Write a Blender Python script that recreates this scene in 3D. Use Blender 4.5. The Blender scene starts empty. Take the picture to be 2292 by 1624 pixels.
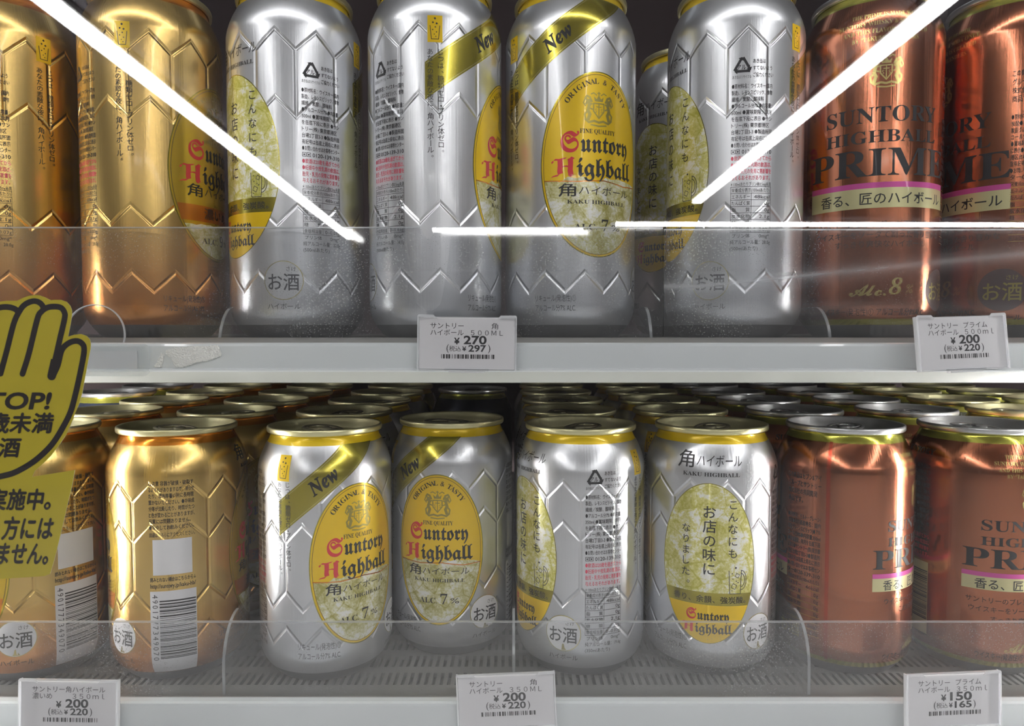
import bpy, bmesh, math, random
from mathutils import Vector, Matrix
from mathutils.geometry import tessellate_polygon
random.seed(7)
S = bpy.context.scene
COL = S.collection
PI = math.pi
MM = 0.001
CAMZ = 1.35                      # eye height above the shop floor

# ------------------------------------------------------------------ camera
cd = bpy.data.cameras.new('camera'); cam = bpy.data.objects.new('camera', cd); COL.objects.link(cam)
cam.location = (0, 0, CAMZ)
cam.rotation_euler = (math.radians(90 - 0.35), 0, 0)
cd.sensor_width = 36; cd.lens = 1591 / 2292 * 36
cd.clip_start = 0.01; cd.clip_end = 60
cd.dof.use_dof = True; cd.dof.focus_distance = 0.345; cd.dof.aperture_fstop = 24.0
S.camera = cam
# ------------------------------------------------------------------ world, view
w = bpy.data.worlds.new('world'); S.world = w; w.use_nodes = True
w.node_tree.nodes['Background'].inputs[0].default_value = (0.75, 0.8, 0.85, 1)
w.node_tree.nodes['Background'].inputs[1].default_value = 0.35
S.view_settings.view_transform = 'Standard'; S.view_settings.look = 'None'
S.view_settings.exposure = 0.86; S.view_settings.gamma = 1.0
S.view_settings.use_curve_mapping = False
S.cycles.use_denoising = True
S.cycles.use_adaptive_sampling = True; S.cycles.adaptive_threshold = 0.025
S.cycles.max_bounces = 8; S.cycles.glossy_bounces = 5; S.cycles.diffuse_bounces = 3
S.cycles.transparent_max_bounces = 16
S.cycles.caustics_reflective = True
S.cycles.sample_clamp_indirect = 6.0
TUBE_L = 15.0                    # radiance of the ceiling tubes
STRIP_L = 135.0                   # radiance of the door LED strips
TOP_L = 9.0

# ------------------------------------------------------------------ materials
MATS = {}
def newmat(name):
    m = bpy.data.materials.new(name); m.use_nodes = True; MATS[name] = m
    nt = m.node_tree
    return m, nt, nt.nodes['Principled BSDF'], nt.nodes['Material Output']
def pm(name, col, rough=0.5, metal=0.0, spec=0.5, coat=0.0, noise=0.0, nscale=30.0):
    m, nt, b, o = newmat(name)
    b.inputs['Base Color'].default_value = (*col, 1)
    b.inputs['Roughness'].default_value = rough
    b.inputs['Metallic'].default_value = metal
    b.inputs['Specular IOR Level'].default_value = spec
    b.inputs['Coat Weight'].default_value = coat
    if noise:
        tc = nt.nodes.new('ShaderNodeTexCoord'); n = nt.nodes.new('ShaderNodeTexNoise')
        n.inputs['Scale'].default_value = nscale; n.inputs['Detail'].default_value = 4
        nt.links.new(tc.outputs['Object'], n.inputs['Vector'])
        mx = nt.nodes.new('ShaderNodeMixRGB'); mx.blend_type = 'MULTIPLY'; mx.inputs[0].default_value = noise
        mx.inputs[1].default_value = (*col, 1)
        nt.links.new(n.outputs['Fac'], mx.inputs[2]); nt.links.new(mx.outputs[0], b.inputs['Base Color'])
    return m
class NX:                        # tiny expression builder for math nodes
    def __init__(s, nt): s.nt = nt
    def m(s, op, a, b=0.0, c=None):
        n = s.nt.nodes.new('ShaderNodeMath'); n.operation = op
        for i, v in enumerate((a, b) if c is None else (a, b, c)):
            if isinstance(v, (int, float)): n.inputs[i].default_value = v
            else: s.nt.links.new(v, n.inputs[i])
        return n.outputs[0]
EMB = {'tall': dict(N=11, ph=21.5, peaks=(143, 112), vees=(53, 22), drop=9.3, vert=(103, 134)),
       'short': dict(N=12, ph=15.0, peaks=(98, 78.7), vees=(37.4, 20), drop=9.0, vert=(46, 89))}
def emboss(nt, b, size, kind, amount=1.0):
    """diamond relief pressed in the can wall + fine vertical draw marks"""
    x = NX(nt)
    uv = nt.nodes.new('ShaderNodeUVMap'); uv.uv_map = 'UVMap'
    sp = nt.nodes.new('ShaderNodeSeparateXYZ'); nt.links.new(uv.outputs[0], sp.inputs[0])
    u = x.m('MULTIPLY', sp.outputs[0], 100.0); z = x.m('MULTIPLY', sp.outputs[1], 100.0)
    # draw marks
    cb = nt.nodes.new('ShaderNodeCombineXYZ')
    nt.links.new(x.m('MULTIPLY', u, 1.1), cb.inputs[0]); nt.links.new(x.m('MULTIPLY', z, 0.012), cb.inputs[1])
    n = nt.nodes.new('ShaderNodeTexNoise'); n.inputs['Scale'].default_value = 1.0; n.inputs['Detail'].default_value = 3
    nt.links.new(cb.outputs[0], n.inputs['Vector'])
    h = x.m('MULTIPLY', n.outputs['Fac'], 0.06)
    # broad soft waviness of the thin wall
    cb2 = nt.nodes.new('ShaderNodeCombineXYZ')
    nt.links.new(x.m('MULTIPLY', u, 0.06), cb2.inputs[0]); nt.links.new(x.m('MULTIPLY', z, 0.03), cb2.inputs[1])
    n2 = nt.nodes.new('ShaderNodeTexNoise'); n2.inputs['Scale'].default_value = 1.0; n2.inputs['Detail'].default_value = 1
    nt.links.new(cb2.outputs[0], n2.inputs['Vector'])
    h = x.m('ADD', h, x.m('MULTIPLY', n2.outputs['Fac'], 0.16))
    if kind == 'diamond':
        p = EMB[size]; C = 208.0; half = C / p['N'] / 2
        a = x.m('DIVIDE', x.m('SUBTRACT', x.m('MULTIPLY', u, 360.0 / C), p['ph']), 360.0 / p['N'])
        t = x.m('MULTIPLY', x.m('ABSOLUTE', x.m('SUBTRACT', a, x.m('ROUND', a))), 2.0)
        ca = math.cos(math.atan(p['drop'] / half))
        ds = []
        for zz in p['peaks']:
            ds.append(x.m('MULTIPLY', x.m('ABSOLUTE', x.m('ADD', x.m('SUBTRACT', z, zz), x.m('MULTIPLY', t, p['drop']))), ca))
        for zz in p['vees']:
            ds.append(x.m('MULTIPLY', x.m('ABSOLUTE', x.m('SUBTRACT', x.m('SUBTRACT', z, zz), x.m('MULTIPLY', t, p['drop']))), ca))
        dv = x.m('MULTIPLY', x.m('SUBTRACT', 1.0, t), half)
        dv = x.m('MAXIMUM', dv, x.m('MAXIMUM', x.m('SUBTRACT', z, p['vert'][1]), x.m('SUBTRACT', p['vert'][0], z)))
        d = dv
        for e in ds: d = x.m('MINIMUM', d, e)
        g = x.m('SUBTRACT', 1.0, x.m('MINIMUM', x.m('DIVIDE', d, 1.2), 1.0))
        g = x.m('MULTIPLY', x.m('MULTIPLY', g, g), x.m('SUBTRACT', 3.0, x.m('MULTIPLY', g, 2.0)))
        h = x.m('SUBTRACT', h, x.m('MULTIPLY', g, 0.58 if size == 'tall' else 0.45))
    bp = nt.nodes.new('ShaderNodeBump'); bp.inputs['Strength'].default_value = amount
    bp.inputs['Distance'].default_value = MM
    nt.links.new(h, bp.inputs['Height']); nt.links.new(bp.outputs[0], b.inputs['Normal'])
    return u, z, x
def canmat(name, col, rough, metal, size, kind, coat=0.3, grad=None):
    m, nt, b, o = newmat(name)
    b.inputs['Base Color'].default_value = (*col, 1)
    b.inputs['Roughness'].default_value = rough; b.inputs['Metallic'].default_value = metal
    b.inputs['Coat Weight'].default_value = coat; b.inputs['Coat Roughness'].default_value = 0.06
    u, z, x = emboss(nt, b, size, kind)
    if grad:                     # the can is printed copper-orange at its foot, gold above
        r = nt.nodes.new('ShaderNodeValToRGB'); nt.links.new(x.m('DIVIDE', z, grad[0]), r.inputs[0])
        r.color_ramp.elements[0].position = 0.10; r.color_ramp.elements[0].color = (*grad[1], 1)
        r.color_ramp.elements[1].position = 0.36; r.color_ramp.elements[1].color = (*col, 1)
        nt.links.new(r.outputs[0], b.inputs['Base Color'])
    return m
def ice_mat(name, c0, c1, c2, size):
    m, nt, b, o = newmat(name)
    uv = nt.nodes.new('ShaderNodeUVMap'); uv.uv_map = 'UVMap'
    x = NX(nt)
    def tex(kind, sc, **kw):
        t = nt.nodes.new(kind); t.inputs['Scale'].default_value = sc
        for k, v in kw.items(): t.inputs[k].default_value = v
        nt.links.new(uv.outputs[0], t.inputs['Vector']); return t
    fine = tex('ShaderNodeTexNoise', 75, Detail=8, Roughness=0.8, Distortion=0.5)
    low = tex('ShaderNodeTexNoise', 11, Detail=3, Roughness=0.6, Distortion=1.0)
    cell = tex('ShaderNodeTexVoronoi', 10); cell.feature = 'DISTANCE_TO_EDGE'
    f = x.m('ADD', x.m('MULTIPLY', fine.outputs['Fac'], 0.50), x.m('MULTIPLY', low.outputs['Fac'], 0.50))
    f = x.m('ADD', f, x.m('MULTIPLY', x.m('LESS_THAN', cell.outputs['Distance'], 0.03), 0.05))
    r = nt.nodes.new('ShaderNodeValToRGB'); nt.links.new(f, r.inputs[0])
    e = r.color_ramp.elements
    e[0].position = 0.43; e[0].color = (*c0, 1); e[1].position = 0.60; e[1].color = (*c2, 1)
    k = e.new(0.495); k.color = (*c1, 1); k = e.new(0.55); k.color = (*[0.5 * (a + c) for a, c in zip(c1, c2)], 1)
    nt.links.new(r.outputs[0], b.inputs['Base Color'])
    b.inputs['Roughness'].default_value = 0.3; b.inputs['Metallic'].default_value = 0.25
    b.inputs['Coat Weight'].default_value = 0.3; b.inputs['Coat Roughness'].default_value = 0.08
    return m
def clear_mat(name, tint=(1, 1, 1), f0=0.04, rough=0.0, haze=0.0, hazecol=(0.9, 0.92, 0.95), dust=0.0, glow_streak=False):
    """thin clear sheet: see-through, Schlick reflection, optional milky haze, dust and painted light streaks"""
    m = bpy.data.materials.new(name); m.use_nodes = True; MATS[name] = m
    nt = m.node_tree; nt.nodes.clear(); x = NX(nt)
    out = nt.nodes.new('ShaderNodeOutputMaterial')
    tr = nt.nodes.new('ShaderNodeBsdfTransparent'); tr.inputs[0].default_value = (*tint, 1)
    gl = nt.nodes.new('ShaderNodeBsdfGlossy'); gl.inputs['Roughness'].default_value = rough
    ge = nt.nodes.new('ShaderNodeNewGeometry')
    dt = nt.nodes.new('ShaderNodeVectorMath'); dt.operation = 'DOT_PRODUCT'
    nt.links.new(ge.outputs['Normal'], dt.inputs[0]); nt.links.new(ge.outputs['Incoming'], dt.inputs[1])
    c = x.m('SUBTRACT', 1.0, x.m('ABSOLUTE', dt.outputs['Value']))
    f = x.m('ADD', f0, x.m('MULTIPLY', x.m('POWER', c, 5.0), 1 - f0))
    base = tr.outputs[0]
    if haze or dust:
        df = nt.nodes.new('ShaderNodeBsdfDiffuse'); df.inputs[0].default_value = (*hazecol, 1)
        tl = nt.nodes.new('ShaderNodeBsdfTranslucent'); tl.inputs[0].default_value = (*hazecol, 1)
        ad = nt.nodes.new('ShaderNodeMixShader'); nt.links.new(df.outputs[0], ad.inputs[1]); nt.links.new(tl.outputs[0], ad.inputs[2])
        mx = nt.nodes.new('ShaderNodeMixShader')
        fac = haze
        if dust:
            tc = nt.nodes.new('ShaderNodeTexCoord')
            v = nt.nodes.new('ShaderNodeTexVoronoi'); v.inputs['Scale'].default_value = 900
            nt.links.new(tc.outputs['Object'], v.inputs['Vector'])
            n = nt.nodes.new('ShaderNodeTexNoise'); n.inputs['Scale'].default_value = 14; n.inputs['Detail'].default_value = 5
            nt.links.new(tc.outputs['Object'], n.inputs['Vector'])
            spk = x.m('LESS_THAN', v.outputs['Distance'], x.m('MULTIPLY', x.m('SUBTRACT', n.outputs['Fac'], 0.33), 0.62))
            fac = x.m('ADD', x.m('MULTIPLY', n.outputs['Fac'], 2 * haze), x.m('MULTIPLY', spk, dust))
        if glow_streak:                # curved LED glow caught in wiping scratches, painted in as haze
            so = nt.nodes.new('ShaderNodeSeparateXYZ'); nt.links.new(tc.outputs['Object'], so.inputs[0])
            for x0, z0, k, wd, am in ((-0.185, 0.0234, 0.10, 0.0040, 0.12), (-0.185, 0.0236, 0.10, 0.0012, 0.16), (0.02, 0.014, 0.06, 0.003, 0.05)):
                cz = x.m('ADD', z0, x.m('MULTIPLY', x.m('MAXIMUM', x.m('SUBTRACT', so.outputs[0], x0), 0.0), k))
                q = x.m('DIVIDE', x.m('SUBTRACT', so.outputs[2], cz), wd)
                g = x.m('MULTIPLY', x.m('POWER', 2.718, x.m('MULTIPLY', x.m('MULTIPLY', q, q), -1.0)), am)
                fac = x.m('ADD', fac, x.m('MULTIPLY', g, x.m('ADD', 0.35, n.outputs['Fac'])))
        if isinstance(fac, float): mx.inputs[0].default_value = fac
        else: nt.links.new(fac, mx.inputs[0])
        nt.links.new(base, mx.inputs[1]); nt.links.new(ad.outputs[0], mx.inputs[2]); base = mx.outputs[0]
    m2 = nt.nodes.new('ShaderNodeMixShader'); nt.links.new(f, m2.inputs[0])
    nt.links.new(base, m2.inputs[1]); nt.links.new(gl.outputs[0], m2.inputs[2]); nt.links.new(m2.outputs[0], out.inputs[0])
    return m
def emis(name, col, L):
    m = bpy.data.materials.new(name); m.use_nodes = True; MATS[name] = m
    nt = m.node_tree; nt.nodes.clear()
    e = nt.nodes.new('ShaderNodeEmission'); e.inputs[0].default_value = (*col, 1); e.inputs[1].default_value = L
    o = nt.nodes.new('ShaderNodeOutputMaterial'); nt.links.new(e.outputs[0], o.inputs[0]); return m

emis('tube_glow', (1.0, 0.97, 0.98), TUBE_L)
emis('strip_glow', (1.0, 0.98, 0.96), STRIP_L)
emis('canopy_glow', (1.0, 0.98, 0.96), TOP_L)
pm('white_paint', (0.78, 0.79, 0.78), 0.6)
pm('ceiling_board', (0.21, 0.205, 0.22), 0.85, noise=0.12, nscale=6)
pm('shop_floor', (0.80, 0.80, 0.79), 0.3, noise=0.2, nscale=3)
pm('shop_wall', (0.22, 0.21, 0.21), 0.7, noise=0.25, nscale=1.2)
pm('dark_liner', (0.055, 0.042, 0.043), 0.9, spec=0.1)
pm('frame_metal', (0.30, 0.31, 0.33), 0.35, 0.9)
pm('rail_white', (0.66, 0.70, 0.715), 0.28, coat=0.5)
pm('rail_lip', (0.60, 0.62, 0.58), 0.13, coat=0.6)
pm('shelf_grey', (0.30, 0.295, 0.285), 0.45, noise=0.25, nscale=60)
pm('mat_grey', (0.23, 0.225, 0.215), 0.5, noise=0.3, nscale=90)
pm('panel_dark', (0.085, 0.083, 0.082), 0.5)
pm('mat_dark', (0.018, 0.018, 0.018), 0.6)
clear_mat('door_glass', (0.985, 0.99, 0.985), 0.05)
clear_mat('guard_clear', (0.97, 0.975, 0.98), 0.045, 0.03, haze=0.045, dust=0.30)
clear_mat('guard_streaked', (0.97, 0.975, 0.98), 0.045, 0.03, haze=0.045, dust=0.30, glow_streak=True)
clear_mat('guard_edge', (0.95, 0.97, 0.97), 0.10, 0.10, haze=0.35)
clear_mat('divider_clear', (0.96, 0.97, 0.97), 0.05, 0.06, haze=0.04)
clear_mat('holder_clear', (0.985, 0.985, 0.99), 0.05, 0.02, haze=0.02)
clear_mat('holder_edge', (0.95, 0.97, 0.99), 0.14, 0.08, haze=0.72, hazecol=(0.97, 0.98, 1))
clear_mat('sleeve_clear', (0.97, 0.98, 0.98), 0.05, 0.12, haze=0.22)
pm('card_paper', (0.86, 0.855, 0.865), 0.7)
pm('ink_black', (0.022, 0.022, 0.026), 0.45)
pm('ink_barcode', (0.02, 0.02, 0.02), 0.6)
pm('paper_white', (0.72, 0.72, 0.74), 0.45)
pm('torn_paper', (0.74, 0.75, 0.73), 0.85)
pm('sticker_yellow', (0.56, 0.46, 0.035), 0.42, coat=0.25, noise=0.12, nscale=200)
pm('sticker_black', (0.028, 0.024, 0.026), 0.4, coat=0.2)
pm('sticker_edge', (0.72, 0.71, 0.5), 0.6)
# prints and metals of the cans
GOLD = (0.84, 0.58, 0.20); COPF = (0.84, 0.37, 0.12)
for size, H in (('tall', 167.5), ('short', 122.5)):
    canmat('silver_' + size, (0.80, 0.815, 0.845), 0.30, 0.86, size, 'diamond', 0.35)
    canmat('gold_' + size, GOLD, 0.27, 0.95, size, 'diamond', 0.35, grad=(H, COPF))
    canmat('copper_' + size, (0.58, 0.215, 0.115), 0.19, 1.0, size, 'plain', 0.3)
    canmat('green_' + size, (0.22, 0.22, 0.15), 0.3, 0.9, size, 'plain', 0.3)
    canmat('night_' + size, (0.05, 0.06, 0.10), 0.35, 0.6, size, 'plain', 0.3)
    ice_mat('ice_front_' + size, (0.86, 0.86, 0.82), (0.70, 0.68, 0.38), (0.42, 0.38, 0.09), size)
    ice_mat('ice_back_' + size, (0.88, 0.88, 0.82), (0.74, 0.70, 0.26), (0.50, 0.47, 0.06), size)
pm('heel_metal', (0.38, 0.385, 0.39), 0.35, 1.0)  # bare foot metal, darkened for the dark floor it mirrors
pm('lid_gold', (0.88, 0.83, 0.50), 0.36, 0.86)
pm('lid_silver', (0.84, 0.85, 0.86), 0.30, 0.9)
pm('tab_gold', (0.74, 0.70, 0.50), 0.30, 0.85)
pm('tab_silver', (0.74, 0.75, 0.76), 0.26, 0.9)
pm('band_yellow', (0.86, 0.60, 0.012), 0.25, 0.25, coat=0.4)
pm('band_orange', (0.84, 0.30, 0.03), 0.2, 0.8, coat=0.4)
pm('band_lime', (0.62, 0.60, 0.10), 0.2, 0.8, coat=0.4)
pm('ink_yellow', (0.86, 0.57, 0.010), 0.28, 0.2, coat=0.35)
pm('ink_goldyellow', (0.80, 0.54, 0.05), 0.24, 0.7, coat=0.35)
pm('ink_ribbon', (0.50, 0.43, 0.06), 0.2, 0.85, coat=0.4)
pm('ink_ribbon_line', (0.78, 0.74, 0.45), 0.25, 0.8)
pm('ink_text', (0.022, 0.022, 0.025), 0.38, 0.1, coat=0.08)
pm('ink_grey', (0.10, 0.10, 0.11), 0.3, 0.5, coat=0.3)
pm('ink_red', (0.70, 0.045, 0.06), 0.3, 0.2, coat=0.3)
pm('ink_rose', (0.75, 0.10, 0.16), 0.3, 0.3, coat=0.3)
pm('ink_crest', (0.40, 0.33, 0.09), 0.3, 0.6)
pm('ink_goldline', (0.78, 0.66, 0.25), 0.25, 0.85)
pm('ink_pale', (0.78, 0.79, 0.80), 0.3, 0.5, coat=0.3)
pm('ink_badge', (0.80, 0.81, 0.83), 0.3, 0.75, coat=0.3)
pm('ink_darkbadge', (0.13, 0.085, 0.08), 0.3, 0.5, coat=0.3)
pm('ink_magenta', (0.60, 0.09, 0.34), 0.3, 0.3, coat=0.3)
pm('ink_cream', (0.66, 0.62, 0.34), 0.3, 0.5, coat=0.3)
pm('ink_orange', (0.80, 0.27, 0.04), 0.25, 0.7, coat=0.3)
pm('ink_redseam', (0.62, 0.10, 0.05), 0.25, 0.9, coat=0.3)

# ------------------------------------------------------------------ object helpers
def tag(o, label=None, cat=None, group=None, kind=None):
    if label: o['label'] = label
    if cat: o['category'] = cat
    if group: o['group'] = group
    if kind: o['kind'] = kind
    return o
def empty(name, loc=(0, 0, 0), rot=(0, 0, 0)):
    o = bpy.data.objects.new(name, None); COL.objects.link(o); o.location = loc; o.rotation_euler = rot
    o.empty_display_size = 0.02
    return o
def link(name, me, parent=None):
    o = bpy.data.objects.new(name, me); COL.objects.link(o)
    if parent: o.parent = parent
    return o
class MB:
    """collects verts (metres) / faces / material slots, with optional normals + uv"""
    def __init__(s): s.v = []; s.f = []; s.m = []; s.n = []; s.uv = []; s.mats = []
    def mi(s, name):
        if name not in s.mats: s.mats.append(name)
        return s.mats.index(name)
    def add(s, vs, fs, mat, ns=None, uvs=None):
        b = len(s.v); s.v += vs; i = s.mi(mat)
        s.n += ns if ns else [(0, 0, 0)] * len(vs)
        s.uv += uvs if uvs else [(0, 0)] * len(vs)
        for f in fs: s.f.append([b + k for k in f]); s.m.append(i)
    def box(s, x0, x1, y0, y1, z0, z1, mat):
        vs = [(x, y, z) for x in (x0, x1) for y in (y0, y1) for z in (z0, z1)]
        s.add(vs, [(0, 1, 3, 2), (4, 6, 7, 5), (0, 4, 5, 1), (2, 3, 7, 6), (0, 2, 6, 4), (1, 5, 7, 3)], mat)
    def build(s, name, parent=None, smooth=False, normals=False, bevel=0.0):
        me = bpy.data.meshes.new(name); me.from_pydata(s.v, [], s.f)
        for k in s.mats: me.materials.append(MATS[k])
        me.polygons.foreach_set('material_index', s.m)
        if any(u != (0, 0) for u in s.uv):
            l = me.uv_layers.new(name='UVMap')
            vi = [0] * len(me.loops); me.loops.foreach_get('vertex_index', vi)
            flat = [0.0] * (2 * len(vi))
            for k, i in enumerate(vi): flat[2 * k], flat[2 * k + 1] = s.uv[i]
            l.data.foreach_set('uv', flat)
        me.update()
        if smooth or normals: me.polygons.foreach_set('use_smooth', [True] * len(me.polygons))
        if normals: me.normals_split_custom_set_from_vertices(s.n)
        o = link(name, me, parent)
        if bevel:
            md = o.modifiers.new('bevel', 'BEVEL'); md.width = bevel; md.segments = 3; md.limit_method = 'ANGLE'
        return o
def prism(mb, pts, axis, a0, a1, mat):
    """extrude a closed 2-D outline (mm tuples already in metres) along an axis from a0 to a1"""
    n = len(pts)
    def P(p, a):
        return {'x': (a, p[0], p[1]), 'y': (p[0], a, p[1]), 'z': (p[0], p[1], a)}[axis]
    vs = [P(p, a0) for p in pts] + [P(p, a1) for p in pts]
    fs = [list(range(n))[::-1], list(range(n, 2 * n))] + [[i, (i + 1) % n, n + (i + 1) % n, n + i] for i in range(n)]
    mb.add(vs, fs, mat)

# ------------------------------------------------------------------ text outlines
TC = {}
def text_mesh(s, res=2, bold=0.0):
    k = (s, res, bold)
    if k in TC: return TC[k]
    c = bpy.data.curves.new('t', 'FONT'); c.body = s; c.resolution_u = res; c.offset = bold
    o = bpy.data.objects.new('t', c); COL.objects.link(o)
    bpy.context.view_layer.update()
    ev = o.evaluated_get(bpy.context.evaluated_depsgraph_get()); me = ev.to_mesh()
    vs = [(v.co.x, v.co.y) for v in me.vertices]; fs = [tuple(p.vertices) for p in me.polygons]
    ev.to_mesh_clear(); bpy.data.objects.remove(o); bpy.data.curves.remove(c)
    if not vs: vs = [(0, 0)]
    xs = [v[0] for v in vs]; ys = [v[1] for v in vs]
    TC[k] = (vs, fs, min(xs), max(xs), min(ys), max(ys)); return TC[k]
MB_B = {}
def mathb(s, style):             # serif / blackletter / script alphabets from the maths block of the built-in font
    base = {'serif': (0x1D400, 0x1D41A, 0x1D7CE), 'fraktur': (0x1D56C, 0x1D586, None),
            'italic': (0x1D468, 0x1D482, None), 'script': (0x1D4D0, 0x1D4EA, None), 'thin': (0x1D434, 0x1D44E, None)}[style]
    out = ''
    for ch in s:
        if 'A' <= ch <= 'Z': out += chr(base[0] + ord(ch) - 65)
        elif 'a' <= ch <= 'z' and not (style == 'thin' and ch == 'h'): out += chr(base[1] + ord(ch) - 97)
        elif ch.isdigit() and base[2]: out += chr(base[2] + ord(ch) - 48)
        else: out += ch
    return out

class Flat:
    """2-D artwork in mm; mapped later on a can wall or a card"""
    def __init__(s): s.items = []        # (verts2d, faces, mat, eps)
    def raw(s, vs, fs, mat, eps):
        out = []
        for f in fs:             # every face counter-clockwise, facing out of the can
            a = sum(vs[f[i - 1]][0] * vs[f[i]][1] - vs[f[i]][0] * vs[f[i - 1]][1] for i in range(len(f)))
            out.append(f if a >= 0 else tuple(f)[::-1])
        s.items.append((vs, out, mat, eps))
    def poly(s, pts, mat, eps): s.raw(list(pts), [tuple(range(len(pts)))], mat, eps)
    def rect(s, u0, u1, z0, z1, mat, eps): s.poly([(u0, z0), (u1, z0), (u1, z1), (u0, z1)], mat, eps)
    def ell(s, u, z, a, b, mat, eps, n=64): s.raw([(u + a * math.cos(2 * PI * i / n), z + b * math.sin(2 * PI * i / n)) for i in range(n)] + [(u, z)], [(i, (i + 1) % n, n) for i in range(n)], mat, eps)
    def ring(s, u, z, a, b, t, mat, eps, n=72):
        vs = []; fs = []
        for i in range(n):
            c, q = math.cos(2 * PI * i / n), math.sin(2 * PI * i / n)
            vs += [(u + a * c, z + b * q), (u + (a - t) * c, z + (b - t) * q)]
            j = (i + 1) % n; fs.append((2 * i, 2 * j, 2 * j + 1, 2 * i + 1))
        s.raw(vs, fs, mat, eps)
    def line(s, pts, t, mat, eps, closed=False, cap=True):
        if closed: pts = list(pts) + [pts[0]]
        for k, ((x0, y0), (x1, y1)) in enumerate(zip(pts, pts[1:])):
            L = math.hypot(x1 - x0, y1 - y0) or 1e-6; dx, dy = (x1 - x0) / L * t / 2, (y1 - y0) / L * t / 2
            e = 0.6 if cap else 0
            x0 -= dx * e; y0 -= dy * e; x1 += dx * e; y1 += dy * e
            s.poly([(x0 - dy, y0 + dx), (x0 + dy, y0 - dx), (x1 + dy, y1 - dx), (x1 - dy, y1 + dx)], mat, eps)
    def text(s, t, u, z, em, mat, eps, w=None, rot=0, shear=0, align='c', bold=0.0, res=2, h=None):
        """z is the middle of the glyph box unless h given (then glyph box is scaled to h)"""
        cjk = bold > 0.009 and any(0x2E80 < ord(c) < 0xFFE0 for c in t)
        bs = bold * 0.9
        vs, fs, x0, x1, y0, y1 = text_mesh(t, res, 0.0 if cjk else bold)
        if not fs: return
        sy = (h / (y1 - y0)) if h else em
        sx = (w / (x1 - x0)) if w else (em if em else sy)
        if h: yc = (y0 + y1) / 2
        else: yc = 0.36
        xc = {'c': (x0 + x1) / 2, 'l': x0, 'r': x1}[align]
        c, q = math.cos(math.radians(rot)), math.sin(math.radians(rot))
        for ox, oy, oe in (((-bs, 0, 0), (bs, 0, .002), (0, bs, .004), (0, -bs, .006)) if cjk else ((0, 0, 0),)):
            out = []
            for x, y in vs:
                X = (x + ox - xc) * sx; Y = (y + oy - yc) * sy; X += shear * Y
                out.append((u + X * c - Y * q, z + X * q + Y * c))
            s.raw(out, fs, mat, eps + oe)
    def vtext(s, t, u, z, em, pitch, mat, eps, bold=0.0):
        for ch in t:
            if ch in 'ー': s.text(ch, u, z, em, mat, eps, rot=-90, bold=bold)
            elif ch in '、。': s.text(ch, u + em * 0.1, z + em * 0.35, em, mat, eps, bold=bold, align='l'); 
            else: s.text(ch, u, z, em, mat, eps, bold=bold)
            z -= pitch * (0.75 if ch in '、。・' else 1.0)
    def arctext(s, t, u, z, a, b, ang0, ang1, em, mat, eps, style='serif', bold=0.0):
        t = list(t); n = len(t)
        for i, ch in enumerate(t):
            if ch == ' ': continue
            an = math.radians(ang0 + (ang1 - ang0) * i / (n - 1))
            tx, ty = -a * math.sin(an), b * math.cos(an)
            r = math.degrees(math.atan2(ty, tx)) + 180
            s.text(mathb(ch, style), u + a * math.cos(an), z + b * math.sin(an), em, mat, eps, rot=r, bold=bold)
def barcode(F, u0, u1, z0, z1, mat, eps, seed, horiz=False, n=30):
    rr = random.Random(seed); ws = [(rr.choice((1, 1, 2, 3)), rr.choice((1, 1, 2, 2, 3))) for _ in range(n)]
    tot = sum(a + b for a, b in ws); p = 0
    for a, b in ws:
        if horiz:
            k = (z1 - z0) / tot; F.rect(u0, u1, z1 - (p + a) * k, z1 - p * k, mat, eps)
        else:
            k = (u1 - u0) / tot; F.rect(u0 + p * k, u0 + (p + a) * k, z0, z1, mat, eps)
        p += a + b
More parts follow.
